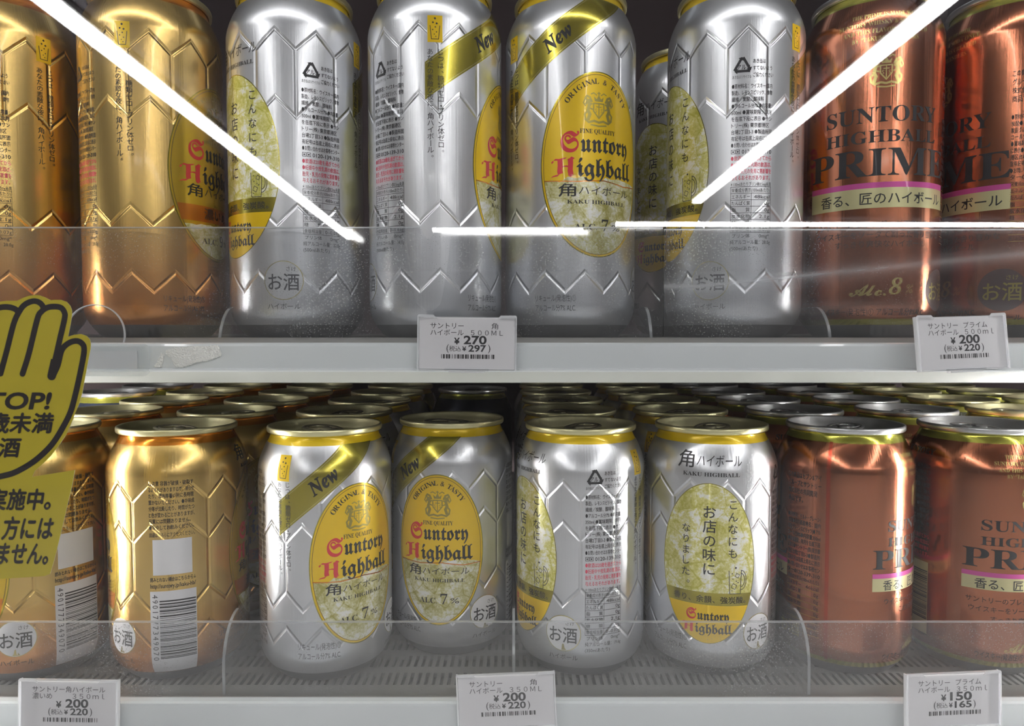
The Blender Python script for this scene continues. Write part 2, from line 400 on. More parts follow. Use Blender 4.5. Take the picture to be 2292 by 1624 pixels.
def crest(F, u, z, h, mat, eps):
    """small heraldic emblem: shield, crown, two supporters, scroll"""
    k = h / 20.0
    P = lambda pts: [(u + x * k, z + y * k) for x, y in pts]
    F.line(P([(-3.4, 3.2), (3.4, 3.2), (3.4, -1.5), (0, -5.5), (-3.4, -1.5)]), 0.8 * k, mat, eps, closed=True)
    F.line(P([(0, 2.6), (0, -4.4)]), 0.6 * k, mat, eps + .01); F.line(P([(-1.6, 1.2), (1.6, 1.2)]), 0.6 * k, mat, eps + .02)
    F.text('S', u - 1.9 * k, z - 1.0 * k, 3.4 * k, mat, eps); F.text('S', u + 1.9 * k, z - 1.0 * k, 3.4 * k, mat, eps)
    F.poly(P([(-2.6, 4.4), (2.6, 4.4), (3.2, 7.2), (1.4, 5.8), (0, 8.4), (-1.4, 5.8), (-3.2, 7.2)]), mat, eps)
    F.line(P([(0, 8.2), (0, 10)]), 0.7 * k, mat, eps); F.line(P([(-0.9, 9.3), (0.9, 9.3)]), 0.6 * k, mat, eps)
    for sx in (-1, 1):
        Q = lambda pts: P([(sx * x, y) for x, y in pts])
        F.line(Q([(4.6, 4.2), (5.8, 6.6), (7.6, 7.4), (8.6, 6.0), (7.2, 4.8), (8.2, 2.6)]), 1.3 * k, mat, eps)
        F.line(Q([(6.4, 5.0), (6.2, 2.0), (7.0, -1.0), (5.8, -3.4), (6.8, -6.4)]), 2.0 * k, mat, eps + .01)
        F.line(Q([(6.2, 2.2), (4.4, 2.9)]), 1.0 * k, mat, eps + .02); F.line(Q([(6.4, 0.4), (4.2, -0.4)]), 0.9 * k, mat, eps + .02)
        F.line(Q([(6.8, -1.0), (9.0, -3.6), (8.4, -6.6)]), 1.1 * k, mat, eps + .03)
        F.line(Q([(8.4, 1.4), (9.8, 3.2), (9.0, 5.2)]), 0.7 * k, mat, eps + .02)
        F.line(Q([(1.5, 8.2), (3.4, 9.4), (5.0, 8.6)]), 0.7 * k, mat, eps)
    F.line(P([(-8.6, -6.4), (-6.5, -8.2), (-3, -7.2), (0, -8.0), (3, -7.2), (6.5, -8.2), (8.6, -6.4)]), 1.3 * k, mat, eps + .04)
    F.line(P([(-5, -9.6), (0, -10.2), (5, -9.6)]), 0.9 * k, mat, eps)
def recycle_mark(F, u, z, r, mat, eps):
    tri = [(u + r * math.sin(a), z + r * math.cos(a)) for a in (0, 2 * PI / 3, 4 * PI / 3)]
    for i in range(3):
        (x0, y0), (x1, y1) = tri[i], tri[(i + 1) % 3]
        F.line([(x0 * .9 + x1 * .1, y0 * .9 + y1 * .1), (x0 * .22 + x1 * .78, y0 * .22 + y1 * .78)], r * .26, mat, eps + .005 * i)
        bx, by = x0 * .2 + x1 * .8, y0 * .2 + y1 * .8; dx, dy = (x1 - x0) * .17, (y1 - y0) * .17
        F.poly([(bx + dx, by + dy), (bx - dy, by + dx), (bx + dy, by - dx)], mat, eps + .02)
    F.text('アルミ', u + r * .1, z - r * .1, r * .62, mat, eps + .03, w=r * 1.3, bold=0.02)

# ------------------------------------------------------------------ can bodies
R0 = 33.1
def profile(size):
    H = 122.5 if size == 'short' else 167.5
    lo = [(20.5, 3.2), (22.2, 0.8), (23.6, 0.0), (24.8, 0.25), (26.2, 1.6), (28.2, 4.0), (30.3, 6.6), (31.9, 9.6), (32.8, 12.8), (33.1, 16.0)]
    up = [(33.1, H - 22), (33.0, H - 20.4), (32.6, H - 18), (31.6, H - 14.6), (30.2, H - 11.2), (28.7, H - 8.2), (27.5, H - 6.0), (26.8, H - 4.4), (26.6, H - 3.4), (26.8, H - 2.6)]
    return lo, up, H
def radius_fn(size):
    lo, up, H = profile(size); pts = [p for p in lo if p[1] != 3.2 and p[1] != 0.8] + up
    pts = sorted(pts, key=lambda p: p[1])
    def f(z):
        if z <= pts[0][1]: return pts[0][0]
        for (r0, z0), (r1, z1) in zip(pts, pts[1:]):
            if z <= z1: return r0 + (r1 - r0) * (z - z0) / (z1 - z0)
        return pts[-1][0]
    return f
def build_body(name, size, zones, art):
    """zones: list of (z_upper, material) from foot to neck; art: Flat in (u mm, z mm)"""
    lo, up, H = profile(size); f = radius_fn(size)
    prof = [(r, z) for r, z in lo]
    nz = 14
    for i in range(1, nz): prof.append((33.1, 16.0 + (H - 22 - 16) * i / nz))
    prof += up
    # refine at zone borders
    ext = []
    for zb, _ in zones[:-1]:
        if all(abs(p[1] - zb) > 0.05 for p in prof): ext.append(zb)
    body = sorted([p for p in prof[2:]] + [(f(z), z) for z in ext], key=lambda p: p[1])
    prof = prof[:2] + body
    mb = MB(); N = 144
    def nrm(z, a):
        d = 0.6; s = (f(z + d) - f(z - d)) / (2 * d); l = math.hypot(1, s)
        return (math.sin(a) / l, -math.cos(a) / l, -s / l)
    def uvof(a, z): return (a * R0 / 100.0, z / 100.0)
    rows = len(prof)
    for i in range(rows - 1):
        (r0, z0), (r1, z1) = prof[i], prof[i + 1]
        zc = (z0 + z1) / 2
        mat = next((m for zb, m in zones if zc <= zb), zones[-1][1])
        if i < 2: mat = zones[0][1]
        vs = []; ns = []; uv = []; fs = []
        for j in range(N + 1):
            a = 2 * PI * j / N - 100 * PI / 180
            for r, z in ((r0, z0), (r1, z1)):
                vs.append((r * math.sin(a) * MM, -r * math.cos(a) * MM, z * MM))
                if i < 2: ns.append((-math.sin(a) * .5, math.cos(a) * .5, -.8))
                else: ns.append(nrm(z, a))
                uv.append(uvof(a, z))
        for j in range(N): fs.append((2 * j, 2 * j + 2, 2 * j + 3, 2 * j + 1))
        mb.add(vs, fs, mat, ns, uv)
    # floor disc of the can (inside the foot ring)
    vs = [(20.5 * math.sin(2 * PI * j / 48) * MM, -20.5 * math.cos(2 * PI * j / 48) * MM, 3.2 * MM) for j in range(48)]
    mb.add(vs, [tuple(range(48))[::-1]], zones[0][1], [(0, 0, -1)] * 48)
    # group art by (mat, eps) so that bisecting is cheap
    sh = H - 23.0; CUT = 1.6
    for vs2, fs2, mat, eps in art.items:
        us = [v[0] for v in vs2]; zs = [v[1] for v in vs2]
        need_u = max(us) - min(us) > 2.2; need_z = max(zs) > sh or min(zs) < 15.5
        if need_u or need_z:
            bm = bmesh.new(); bv = [bm.verts.new((x, y, 0)) for x, y in vs2]
            for fc in fs2:
                try: bm.faces.new([bv[k] for k in fc])
                except ValueError: pass
            if need_u:
                k0 = math.floor(min(us) / CUT) + 1
                while k0 * CUT < max(us):
                    bmesh.ops.bisect_plane(bm, geom=bm.verts[:] + bm.edges[:] + bm.faces[:], plane_co=(k0 * CUT, 0, 0), plane_no=(1, 0, 0)); k0 += 1
            if need_z:
                for zz in sorted(set([p[1] for p in prof[2:]])):
                    if min(zs) < zz < max(zs) and (zz > sh or zz < 17):
                        bmesh.ops.bisect_plane(bm, geom=bm.verts[:] + bm.edges[:] + bm.faces[:], plane_co=(0, zz, 0), plane_no=(0, 1, 0))
            bm.verts.index_update(); vv = [(v.co.x, v.co.y) for v in bm.verts]; ff = [[v.index for v in fc.verts] for fc in bm.faces]; bm.free()
        else: vv, ff = vs2, fs2
        V = []; Nn = []; U = []
        for u, z in vv:
            a = u / R0; r = f(z) + eps
            V.append((r * math.sin(a) * MM, -r * math.cos(a) * MM, z * MM)); Nn.append(nrm(z, a)); U.append(uvof(a, z))
        mb.add(V, ff, mat, Nn, U)
    return mb.build(name, normals=True)
def lathe(mb, prof, mat, N=72):
    n = len(prof); nr = []
    for i in range(n):
        a = prof[max(0, i - 1)]; b = prof[min(n - 1, i + 1)]
        dx, dz = b[0] - a[0], b[1] - a[1]; l = math.hypot(dx, dz) or 1
        nr.append((dz / l, -dx / l))
    vs = []; ns = []; fs = []
    for i, (r, z) in enumerate(prof):
        for j in range(N):
            a = 2 * PI * j / N
            vs.append((r * math.sin(a) * MM, -r * math.cos(a) * MM, z * MM))
            ns.append((nr[i][0] * math.sin(a), -nr[i][0] * math.cos(a), nr[i][1]))
    for i in range(n - 1):
        for j in range(N):
            k = (j + 1) % N; fs.append((i * N + j, i * N + k, (i + 1) * N + k, (i + 1) * N + j))
    mb.add(vs, fs, mat, ns)
def build_lid(size, mat):
    H = 122.5 if size == 'short' else 167.5
    mb = MB()
    p = [(27.0, -3.1), (27.7, -3.15), (28.2, -2.9), (28.5, -2.4), (28.55, -1.2), (28.5, -0.6), (28.25, -0.15), (27.8, 0.05), (27.35, -0.1), (27.05, -0.6),
         (26.8, -1.6), (26.2, -3.0), (25.3, -4.6), (24.6, -6.4), (24.3, -6.9), (23.9, -7.0), (23.5, -6.7), (23.3, -6.0), (23.0, -5.4), (22.5, -5.2), (21.5, -5.2), (12, -5.2), (4, -5.2), (0.05, -5.2)]
    lathe(mb, [(r, z + H) for r, z in p], mat)
    # score line of the opening, slightly raised bead
    N = 40; vs = []; fs = []
    for i in range(N):
        a = 2 * PI * i / N; cx, cy = 9.0 * math.cos(a), -9.5 + 8.6 * math.sin(a)
        for k, (dr, dz) in enumerate(((-.5, 0), (0, .35), (.5, 0))):
            q = 1 + dr / 8.8; vs.append((9.0 * q * math.cos(a) * MM, (-10.2 + 8.6 * q * math.sin(a)) * MM, (H - 5.18 + dz) * MM))
    for i in range(N):
        j = (i + 1) % N
        for k in (0, 1): fs.append((3 * i + k, 3 * i + k + 1, 3 * j + k + 1, 3 * j + k))
    mb.add(vs, fs, mat, [(0, 0, 1)] * len(vs))
    return mb.build('lid', normals=True)
def build_tab(size, mat):
    H = 122.5 if size == 'short' else 167.5
    mb = MB(); z0 = H - 3.2
    # outer bead of the ring pull: superellipse tube, open finger hole, solid nose with rivet
    def tube(path, r, closed=True, n=8):
        vs = []; fs = []; m = len(path)
        for i in range(m):
            a = Vector(path[(i - 1) % m] if closed else path[max(0, i - 1)]); b = Vector(path[(i + 1) % m] if closed else path[min(m - 1, i + 1)])
            t = (b - a).normalized(); up = Vector((0, 0, 1)); s = t.cross(up).normalized(); up = s.cross(t)
            for k in range(n):
                an = 2 * PI * k / n; q = Vector(path[i]) + s * (r * math.cos(an)) + up * (r * .7 * math.sin(an))
                vs.append(tuple(q * MM))
        for i in range(m if closed else m - 1):
            j = (i + 1) % m
            for k in range(n): l = (k + 1) % n; fs.append((i * n + k, j * n + k, j * n + l, i * n + l))
        mb.add(vs, fs, mat)
    def se(cx, cy, a, b, e, z, n=36, tilt=0.02):
        out = []
        for i in range(n):
            t = 2 * PI * i / n; c, q = math.cos(t), math.sin(t)
            y = cy + b * math.copysign(abs(q) ** e, q)
            out.append((cx + a * math.copysign(abs(c) ** e, c), y, z + (y + 4) * tilt))
        return out
    tube(se(0, 3.0, 7.6, 12.0, .85, z0), 1.15)
    tube(se(0, 7.6, 5.0, 5.2, .9, z0 + .1), 0.8)
    # web plate between nose and finger hole
    outer = se(0, 3.0, 7.4, 11.8, .85, z0 + .25)
    pl = [p for p in outer if p[1] < 3.0]; pl.sort(key=lambda p: math.atan2(p[1] - 0, p[0]))
    vs = [(x * MM, y * MM, z * MM) for x, y, z in pl]; mb.add(vs, [tuple(range(len(vs)))], mat)
    vs = [(3.0 * math.cos(2 * PI * i / 20) * MM, (-1.0 + 3.0 * math.sin(2 * PI * i / 20)) * MM, (z0 + 1.0) * MM) for i in range(20)]
    vs += [(2.0 * math.cos(2 * PI * i / 20) * MM, (-1.0 + 2.0 * math.sin(2 * PI * i / 20)) * MM, (z0 + 1.4) * MM) for i in range(20)]
    vs += [(3.2 * math.cos(2 * PI * i / 20) * MM, (-1.0 + 3.2 * math.sin(2 * PI * i / 20)) * MM, (H - 5.25) * MM) for i in range(20)]
    mb.add(vs, [tuple(range(20, 40))] + [(i, (i + 1) % 20, 20 + (i + 1) % 20, 20 + i) for i in range(20)] + [(40 + i, 40 + (i + 1) % 20, (i + 1) % 20, i) for i in range(20)], mat)
    return mb.build('pull_tab', smooth=True)

# ------------------------------------------------------------------ artwork
DEG = R0 * PI / 180.0
INGR = ['●原材料名：ウイスキー(国内', '製造)、レモンスピリッツ、食物', '繊維／炭酸、酸味料', '●アルコール分7% ●内容量：', '%sml ●賞味期限：年月',
        'を缶底下段に表示 ●サン', 'トリー(株) 東京都港区', '台場2丁目3-3 ●製造所固', '有記号は缶底上段右に表示', '●お問い合わせはお客様センター']
REDL = ['●飲酒は20歳を過ぎてから', '●妊娠中や授乳期の飲酒は、', '胎児・乳児の発育に悪影響を', '与えるおそれがあります。']
def info_block(F, uc, ztop, vol, gold, W=18.5):
    l = uc - W / 2; b = 0.012; M = 'ink_text'
    recycle_mark(F, l + 4.6, ztop - 4.2, 4.4, M, .10)
    F.text('あき缶はリサイクル', l + 4.4, ztop - 9.0, 1.7, M, .10, w=8.4)
    for i, t in enumerate(('あき缶は', 'すてないよう', 'ご協力ください')):
        F.text(t, l + 9.3, ztop - 2.0 - 3.1 * i, 2.2, M, .10, w=(5.8, 9.0, 9.6)[i], align='l', bold=b)
    z = ztop - 13.2
    for t in INGR:
        t = t.replace('%s', vol)
        n = sum(.55 if ord(c) < 128 else 1 for c in t)
        F.text(t, l, z, 2.35, M, .10, w=W * min(1.0, n / 11.5), align='l', bold=b); z -= 2.98
    F.text('▣▣ 0120-139-310', l, z, 2.6, M, .10, w=W, align='l', bold=b); z -= 3.05
    for t in REDL:
        F.text(t, l, z, 2.4, 'ink_rose', .10, w=W if len(t) > 12 else W * .97, align='l', bold=b); z -= 2.98
    F.text('＊100mlあたりプリン体0.5mg未満', l, z, 2.1, M, .10, w=W, align='l'); z -= 2.7
    rows = [('栄養成分表示(100mlあたり)', ''), ('エネルギー', '60kcal' if gold else '48kcal'), ('たんぱく質', '0g'), ('脂　　質', '0g'), ('炭水化物', '2.1g'), ('糖　　類', '0g'), ('食塩相当量', '0~0.03g')]
    zt = z + 1.5
    for i, (a, c) in enumerate(rows):
        F.text(a, l + .5, z, 2.1, M, .10, w=(W - 1 if not c else 8.2), align='l')
        if c: F.text(c, l + W - .5, z, 2.3, M, .10, align='r', w=min(7.6, 1.25 * len(c)))
        z -= 3.0
        F.rect(l, l + W, z + 1.5, z + 1.68, M, .10)
    F.rect(l, l + W, zt, zt + .18, M, .10); F.rect(l, l + .18, z + 1.5, zt, M, .105); F.rect(l + W - .18, l + W, z + 1.5, zt, M, .105)
    F.rect(l + 9.2, l + 9.36, z + 1.5, zt - 3, M, .105)
    F.text('プリン体', l + .8, z, 2.1, M, .10, w=8, align='l'); F.text('0mg*', l + W - .5, z, 2.3, M, .10, align='r', w=5); z -= 2.9
    F.text('純アルコール量：' + {'350': '19.6g', '500': '28.0g'}[vol], l, z, 2.3, M, .10, w=W, align='l'); z -= 2.9
    F.text('(%smlあたり)' % vol, l, z, 2.3, M, .10, w=12.5, align='l')
def badge(F, u, z, r, mat, ring, ink, cap='ink_text'):
    F.ell(u, z, r, r, ring, .05); F.ell(u, z, r - .35, r - .35, mat, .075)
    F.text('お酒', u, z - .8, 0, ink, .10, w=r * 1.55, h=r * .85, bold=0.012)
    F.text('さけ', u + r * .38, z + r * .58, r * .27, ink, .10)
    F.text('ハイボール', u, z - r - 3.0, 3.2, cap, .10, w=r * 1.65)
def half_ell(u, z, a, b, s0, jag=0.0, n=60, seed=3):
    """part of an ellipse below relative height s0, with an irregular upper edge"""
    a0 = math.asin(s0); rr = random.Random(seed); pts = []
    for i in range(n + 1):
        t = PI - a0 + (PI + 2 * a0) * i / n
        pts.append((u + a * math.cos(t), z + b * math.sin(t)))
    x1 = pts[-1][0]; x0 = pts[0][0]; m = 14
    for i in range(1, m):
        pts.append((x1 + (x0 - x1) * i / m, z + b * s0 + (rr.random() - .35) * jag))
    return pts
def fan(F, pts, mat, eps):       # robust fill for a nearly convex outline
    cx = sum(p[0] for p in pts) / len(pts); cy = sum(p[1] for p in pts) / len(pts); n = len(pts)
    F.raw(list(pts) + [(cx, cy)], [(i, (i + 1) % n, n) for i in range(n)], mat, eps)
def letter_h(F, x0, zb, w, h, mat, eps):
    """broad-nib blackletter capital H drawn stroke by stroke (box w x h)"""
    P = lambda pts: [(x0 + x * w, zb + y * h) for x, y in pts]
    def nib(pts, nx, ny, e):
        for k, (a, b) in enumerate(zip(pts, pts[1:])):
            F.poly(P([(a[0] - nx, a[1] - ny), (b[0] - nx, b[1] - ny), (b[0] + nx, b[1] + ny), (a[0] + nx, a[1] + ny)]), mat, eps + e + .001 * k)
    nib([(.36, .93), (.37, .60), (.35, .30), (.38, .12)], .11, .04, 0)
    nib([(.04, .74), (.02, .84), (.12, .93), (.28, .91), (.44, .95), (.62, .99)], .045, .045, .01)
    nib([(.40, .14), (.30, .04), (.14, .02), (.0, -.03)], .05, .05, .02)
    nib([(.40, .50), (.60, .55), (.80, .50)], .03, .035, .03)
    nib([(.80, .98), (.82, .70), (.80, .30), (.84, .04)], .11, .04, .04)
    nib([(.74, .08), (.86, -.02), (.99, .08)], .04, .04, .05)
    nib([(.70, .92), (.82, 1.04), (.96, .94)], .04, .035, .06)
def brand(F, u, z, w, mat_cap='ink_red', mat='ink_text', k=1.0, eps=.115, b=0.012):
    """two-line blackletter name, w = width of the wider line; z = gap between the lines"""
    def ln(cap, rest, zc, ww, h):
        a = mathb(cap, 'fraktur'); r = mathb(rest, 'fraktur')
        ca = text_mesh(a, 4, b); cr = text_mesh(r, 4, b)
        wa, wr = (ca[3] - ca[2]) * 1.12, cr[3] - cr[2]; sc = ww / (wa + wr + .06)
        vy = h                                                   # em height
        if cap == 'H': letter_h(F, u - ww / 2 - wa * sc * .12, zc - vy * .36, wa * sc * 1.12, vy * .74, mat_cap, eps)
        else: F.text(a, u - ww / 2, zc + vy * .04, vy * 1.12, mat_cap, eps, w=wa * sc, align='l', bold=b, res=4)
        F.text(r, u + ww / 2, zc, vy, mat, eps, w=wr * sc, align='r', bold=b, res=4)
    ln('S', 'untory', z + 5.6 * k, w * .86, 11.2 * k); ln('H', 'ighball', z - 5.6 * k, w, 11.2 * k)
def front_oval(F, u, z, a, b, gold, seed):
    base = 'ink_goldyellow' if gold else 'ink_yellow'; sz = 'tall' if b > 41 else 'short'
    F.ell(u, z, a, b, 'ink_ribbon', .04, 96); F.ell(u, z, a - .5, b - .5, base, .055, 96)
    F.ring(u, z, a - 1.3, b - 1.3, .22, 'ink_text', .075, 110)
    if not gold:
        p = half_ell(u, z, a - 1.6, b - 1.6, -.18, 3.2, seed=seed); fan(F, p, 'ice_front_' + sz, .075)
        F.line([(u - a * .93, z - b * .17), (u - a * .4, z - b * .185), (u + a * .1, z - b * .165), (u + a * .55, z - b * .2), (u + a * .93, z - b * .18)], .5, 'ink_orange', .082)
    else:
        p = half_ell(u, z, a - 1.6, b - 1.6, -.62, 1.0, seed=seed); fan(F, p, 'ice_front_' + sz, .075)
        zb = z - b * .46; hw = a * .86
        F.poly([(u - hw, zb + 3.6), (u - hw * .93, zb - 4.2), (u + hw * .93, zb - 4.2), (u + hw, zb + 3.6)], 'ink_orange', .085)
        F.text('濃いめ', u, zb, 0, 'ink_text', .105, w=a * .72, h=5.6, bold=.01)
    if gold: F.arctext('KAKU HIGHBALL', u, z, a - 4.6, b - 4.6, 128, 52, 2.9, 'ink_crest', .11)
    else: F.arctext('ORIGINAL & TASTY', u, z, a - 4.4, b - 4.4, 130, 50, 3.6, 'ink_text', .11)
    crest(F, u, z + b * .60, b * .36, 'ink_crest', .09)
    F.text(mathb('FINE QUALITY', 'serif'), u, z + b * .36, 3.0, 'ink_crest' if gold else 'ink_text', .11, w=a * .66)
    brand(F, u, z + b * .10, a * 1.52, k=b / 43.0)
    zk = z - b * (.27 if not gold else .21)
    F.text('角', u - a * .54, zk - .2, 0, 'ink_text', .115, w=a * .30, h=b * .145, bold=.008)
    F.text('ハイボール', u + a * .17, zk - .3, 0, 'ink_text', .115, w=a * 1.02, h=b * .092, shear=.12)
    if not gold: F.text(mathb('KAKU HIGHBALL', 'serif'), u + a * .02, z - b * .40, 2.6, 'ink_text', .115, w=a * 1.12)
    za = z - b * (.66 if not gold else .76)
    F.text(mathb('ALC.', 'serif'), u - a * .22, za - .4, 4.0, 'ink_text', .115, w=a * .40)
    F.text(mathb('9' if gold else '7', 'serif'), u + a * .13, za + .6, 7.6, 'ink_text', .115)
    F.text('%', u + a * .36, za - .3, 4.0, 'ink_text', .115, w=a * .19)
def back_oval(F, u, z, a, b, gold):
    sz = 'tall' if b > 41 else 'short'; base = 'ink_goldyellow' if gold else 'ink_yellow'
    F.ell(u, z, a, b, 'ink_ribbon', .04, 96); F.ell(u, z, a - .4, b - .4, 'ice_back_' + sz, .055, 96)
    fan(F, half_ell(u, z, a - .3, b - .3, -.52), base, .075)
    p = [q for q in half_ell(u, z, a - .3, b - .3, -.52)]
    z0, z1 = z - b * .52, z - b * .36
    pts = []
    for s in (-.52, -.48, -.44, -.40, -.36): pts.append((u + (a - .3) * math.sqrt(1 - s * s), z + b * s))
    for s in (-.36, -.40, -.44, -.48, -.52): pts.append((u - (a - .3) * math.sqrt(1 - s * s), z + b * s))
    F.poly(pts, 'ink_ribbon', .07)
    F.text('香り、余韻、強炭酸。', u + .8, z - b * .445, 3.7, 'ink_text', .11, w=a * 1.52, bold=.01)
    F.vtext('こんなにも', u + a * .50, z + b * .74, 5.2, 5.9 * b / 39, 'ink_text', .11, bold=.006)
    F.vtext('お店の味に', u + a * .02, z + b * .64, 6.7, 6.9 * b / 39, 'ink_text', .11, bold=.010)
    F.vtext('なりました。', u - a * .46, z + b * .42, 4.6, 5.3 * b / 39, 'ink_text', .11, bold=.006)
    # outline drawing of a mug with ice
    mx, mz = u + a * .56, z - b * .23; t = .32
    F.line([(mx - 3.1, mz + 6), (mx - 2.6, mz - 5.2), (mx + 2.6, mz - 5.2), (mx + 3.1, mz + 6)], t, 'ink_text', .11)
    for rr in (2.5, 1.7):
        F.line([(mx + 2.9 + 1.2 * rr * .9 * math.sin(q), mz + 1.4 + 1.9 * rr * math.cos(q)) for q in [PI * i / 10 for i in range(11)]], t, 'ink_text', .11)
    for dx, dz, r in ((-.6, -1.6, 1.5), (1.0, 3.6, 1.2), (-1.2, 2.0, .35), (.5, .9, .35), (-1.5, 4.6, .35), (1.4, .2, .4), (.2, 7.4, .6), (-1.6, -3.6, .3)):
        q = [(mx + dx + r * math.cos(k * PI / 2 + .3), mz + dz + r * math.sin(k * PI / 2 + .3)) for k in range(4)]
        if r > 1: F.line(q, t * .8, 'ink_text', .11, closed=True)
        else: F.poly(q, 'ink_text', .11)
    brand(F, u, z - b * .73, a * 1.02, k=b / 43.0 * .62)
def icon(F, u, z, gold):
    F.rect(u - 3.4, u + 3.4, z - 6.0, z + 6.0, 'ink_yellow', .06)
    F.line([(u - 2.2, z + 1.4), (u - 1.6, z - 4.6), (u + 1.6, z - 4.6), (u + 2.2, z + 1.4)], .3, 'ink_text', .09)
    for dx, dz, r in ((0, 4.6, .6), (-.9, 2.8, .5), (.8, 2.4, .55), (.2, .8, .4), (-1, -.4, .35), (.7, -1.4, .35), (-.3, -2.4, .3), (.4, -3.4, .3)):
        F.poly([(u + dx, z + dz + r), (u + dx - r, z + dz), (u + dx, z + dz - r), (u + dx + r, z + dz)], 'ink_text', .09)
def slogan(F, u, z, k=1.0):
    F.vtext('じつは、', u + 2.6, z, 3.0 * k, 2.9 * k, 'ink_text', .10)
    F.vtext('糖類ゼロ・プリン体ゼロ。', u + 2.6, z - 11.4 * k, 3.1 * k, 2.9 * k, 'ink_text', .10)
    F.vtext('あなたの素敵な夜に、', u - 2.2, z, 2.9 * k, 2.75 * k, 'ink_text', .10)
    F.vtext('角ハイボール。', u - 2.2, z - 27.5 * k, 3.1 * k, 2.9 * k, 'ink_text', .10)
def back_title(F, u, z):
    F.text('角', u - 11.5, z, 0, 'ink_text', .10, w=8.2, h=8.2, bold=.006)
    F.text('ハイボール', u + 5.2, z - .3, 0, 'ink_text', .10, w=22, h=5.2, shear=.15)
    F.text(mathb('KAKU HIGHBALL', 'serif'), u + 1, z - 6.8, 2.7, 'ink_text', .10, w=27)
def warn_block(F, uc, ztop, W=20.0):
    L = ['⚠注意 容器が破損・破裂す', 'るおそれがありますので、凍らせ', 'たり、車内等暑い所に長時間', '置かないでください。●中味成', '分等が沈殿したり、時間がたつ', 'と色が変わることがありますが、', '品質には問題ありません。', '●冷やしてお飲みください。']
    z = ztop; l = uc - W / 2
    for t in L:
        F.text(t.replace('⚠', '△'), l, z, 2.4, 'ink_text', .10, w=W * min(1, len(t) / 13.2), align='l', bold=.012); z -= 3.0
    z -= .5; F.text('詳細はこちらにアクセスください。', l, z, 2.4, 'ink_text', .10, w=W, align='l')
    F.rect(l + 1.4, l + W - 1.4, z - 19.2, z - 2.2, 'paper_white', .06)          # pale panel, code left out
    z -= 21.4
    F.text('読みとれない場合はこちらから↓', l, z, 2.3, 'ink_text', .10, w=W, align='l', bold=.012)
    F.text('http://suntory.jp/kaku-hb/', l, z - 2.9, 2.8, 'ink_text', .10, w=W, align='l', bold=.012)
    return z - 5.0
def ean_panel(F, uc, z1, z0, W, digits, seed, mat='paper_white'):
    F.rect(uc - W / 2, uc + W / 2, z0, z1, mat, .06)
    barcode(F, uc - W / 2 + 4.2, uc + W / 2 - .3, z0 + 7.0, z1 - 4.5, 'ink_barcode', .09, seed, True, 36)
    n = len(digits)
    for i, ch in enumerate(digits):
        F.text(ch, uc - W / 2 + 2.3, z1 - 2.4 - (z1 - z0 - 10) * i / (n - 1), 3.6, 'ink_text', .10, rot=-90)
def art_highball(size, gold):
    F = Flat(); tall = size == 'tall'; H = 167.5 if tall else 122.5
    if tall: uf, ub, ui, un, ubad = 180, -22, 100, 58, 26
    else: uf, ub, ui, un, ubad = 182, 0, 118.5, 80, 45.5
    a, b, zc = (28, 43.3, 81.3) if tall else (24, 39, 58)
    # diagonal ribbon
    if not gold:
        if tall: u0, z0, k, hh, umax = 53.1, 116.9, .75, 8.5, 125
        else: u0, z0, k, hh, umax = 66, 81, .82, 8.3, 122
        zt = H - 7.0
        ua = u0; top = lambda u: z0 + hh + k * (u - u0); bot = lambda u: z0 - hh + k * (u - u0)
        ut = u0 + (zt - z0 - hh) / k; ue = u0 + (zt - z0 + hh) / k
        F.poly([(ua, bot(ua)), (ue, zt), (ut, zt), (ua, top(ua))], 'ink_ribbon', .03)
        for d in (hh - 1.0, -hh + 1.0):
            e = u0 + (zt - z0 - d) / k; F.line([(ua + .6, z0 + d + k * .6), (e, zt)], .22, 'ink_ribbon_line', .06, cap=False)
        un2 = (83.8 if tall else 88.0)
        F.text(mathb('New', 'italic'), un2, z0 + k * (un2 - u0) + .3, 9.5, 'ink_text', .10, w=15.5, rot=36, bold=.02, res=4)
    front_oval(F, uf * DEG, zc, a, b, gold, 5)
    if gold: front_oval(F, ub * DEG, zc, a * .97, b, True, 6)
    else: back_oval(F, ub * DEG, zc, a * .96, b, False)
    back_title(F, ub * DEG, zc + b + 11 if tall else 109.5 - 1.5)
    badge(F, ubad * DEG, 27 if tall else 24, 9.2 if tall else 8.8, ('ink_badge' if not gold else 'ink_goldyellow') if tall else 'paper_white', 'ink_goldline', 'ink_grey' if tall else 'ink_text')
    if not tall: badge(F, 226 * DEG, 24, 8.8, 'paper_white', 'ink_goldline', 'ink_text')
    else: badge(F, 238 * DEG, 27, 9.2, 'ink_badge' if not gold else 'ink_goldyellow', 'ink_goldline', 'ink_grey')
    info_block(F, un * DEG, 129 if tall else 103.8, '500' if tall else '350', gold)
    icon(F, ui * DEG, 140.3 if tall else 105.0, gold)
    slogan(F, ui * DEG, 130 if tall else 97.3, 1.05 if tall else .95)
    for un_ in ((144, -58) if tall else (148, -34)):
        z = 18.8 if tall else 20.4
        F.text('リキュール(発泡性)①', un_ * DEG, z, 3.6, 'ink_grey', .10, w=20)
        F.text('アルコール分(Alc.)9%' if gold else 'アルコール分7% ALC.', un_ * DEG, z - 4.6, 3.6, 'ink_grey', .10, w=20)
    ubar = 286 if tall else 272
    z = warn_block(F, ubar * DEG, 125 if tall else 98.0)
    ean_panel(F, ubar * DEG, (72.5 if tall else 46.6), (24 if tall else 6.5), 20.4, '4901777349070' if gold else '4901777351523', 11)
    return F
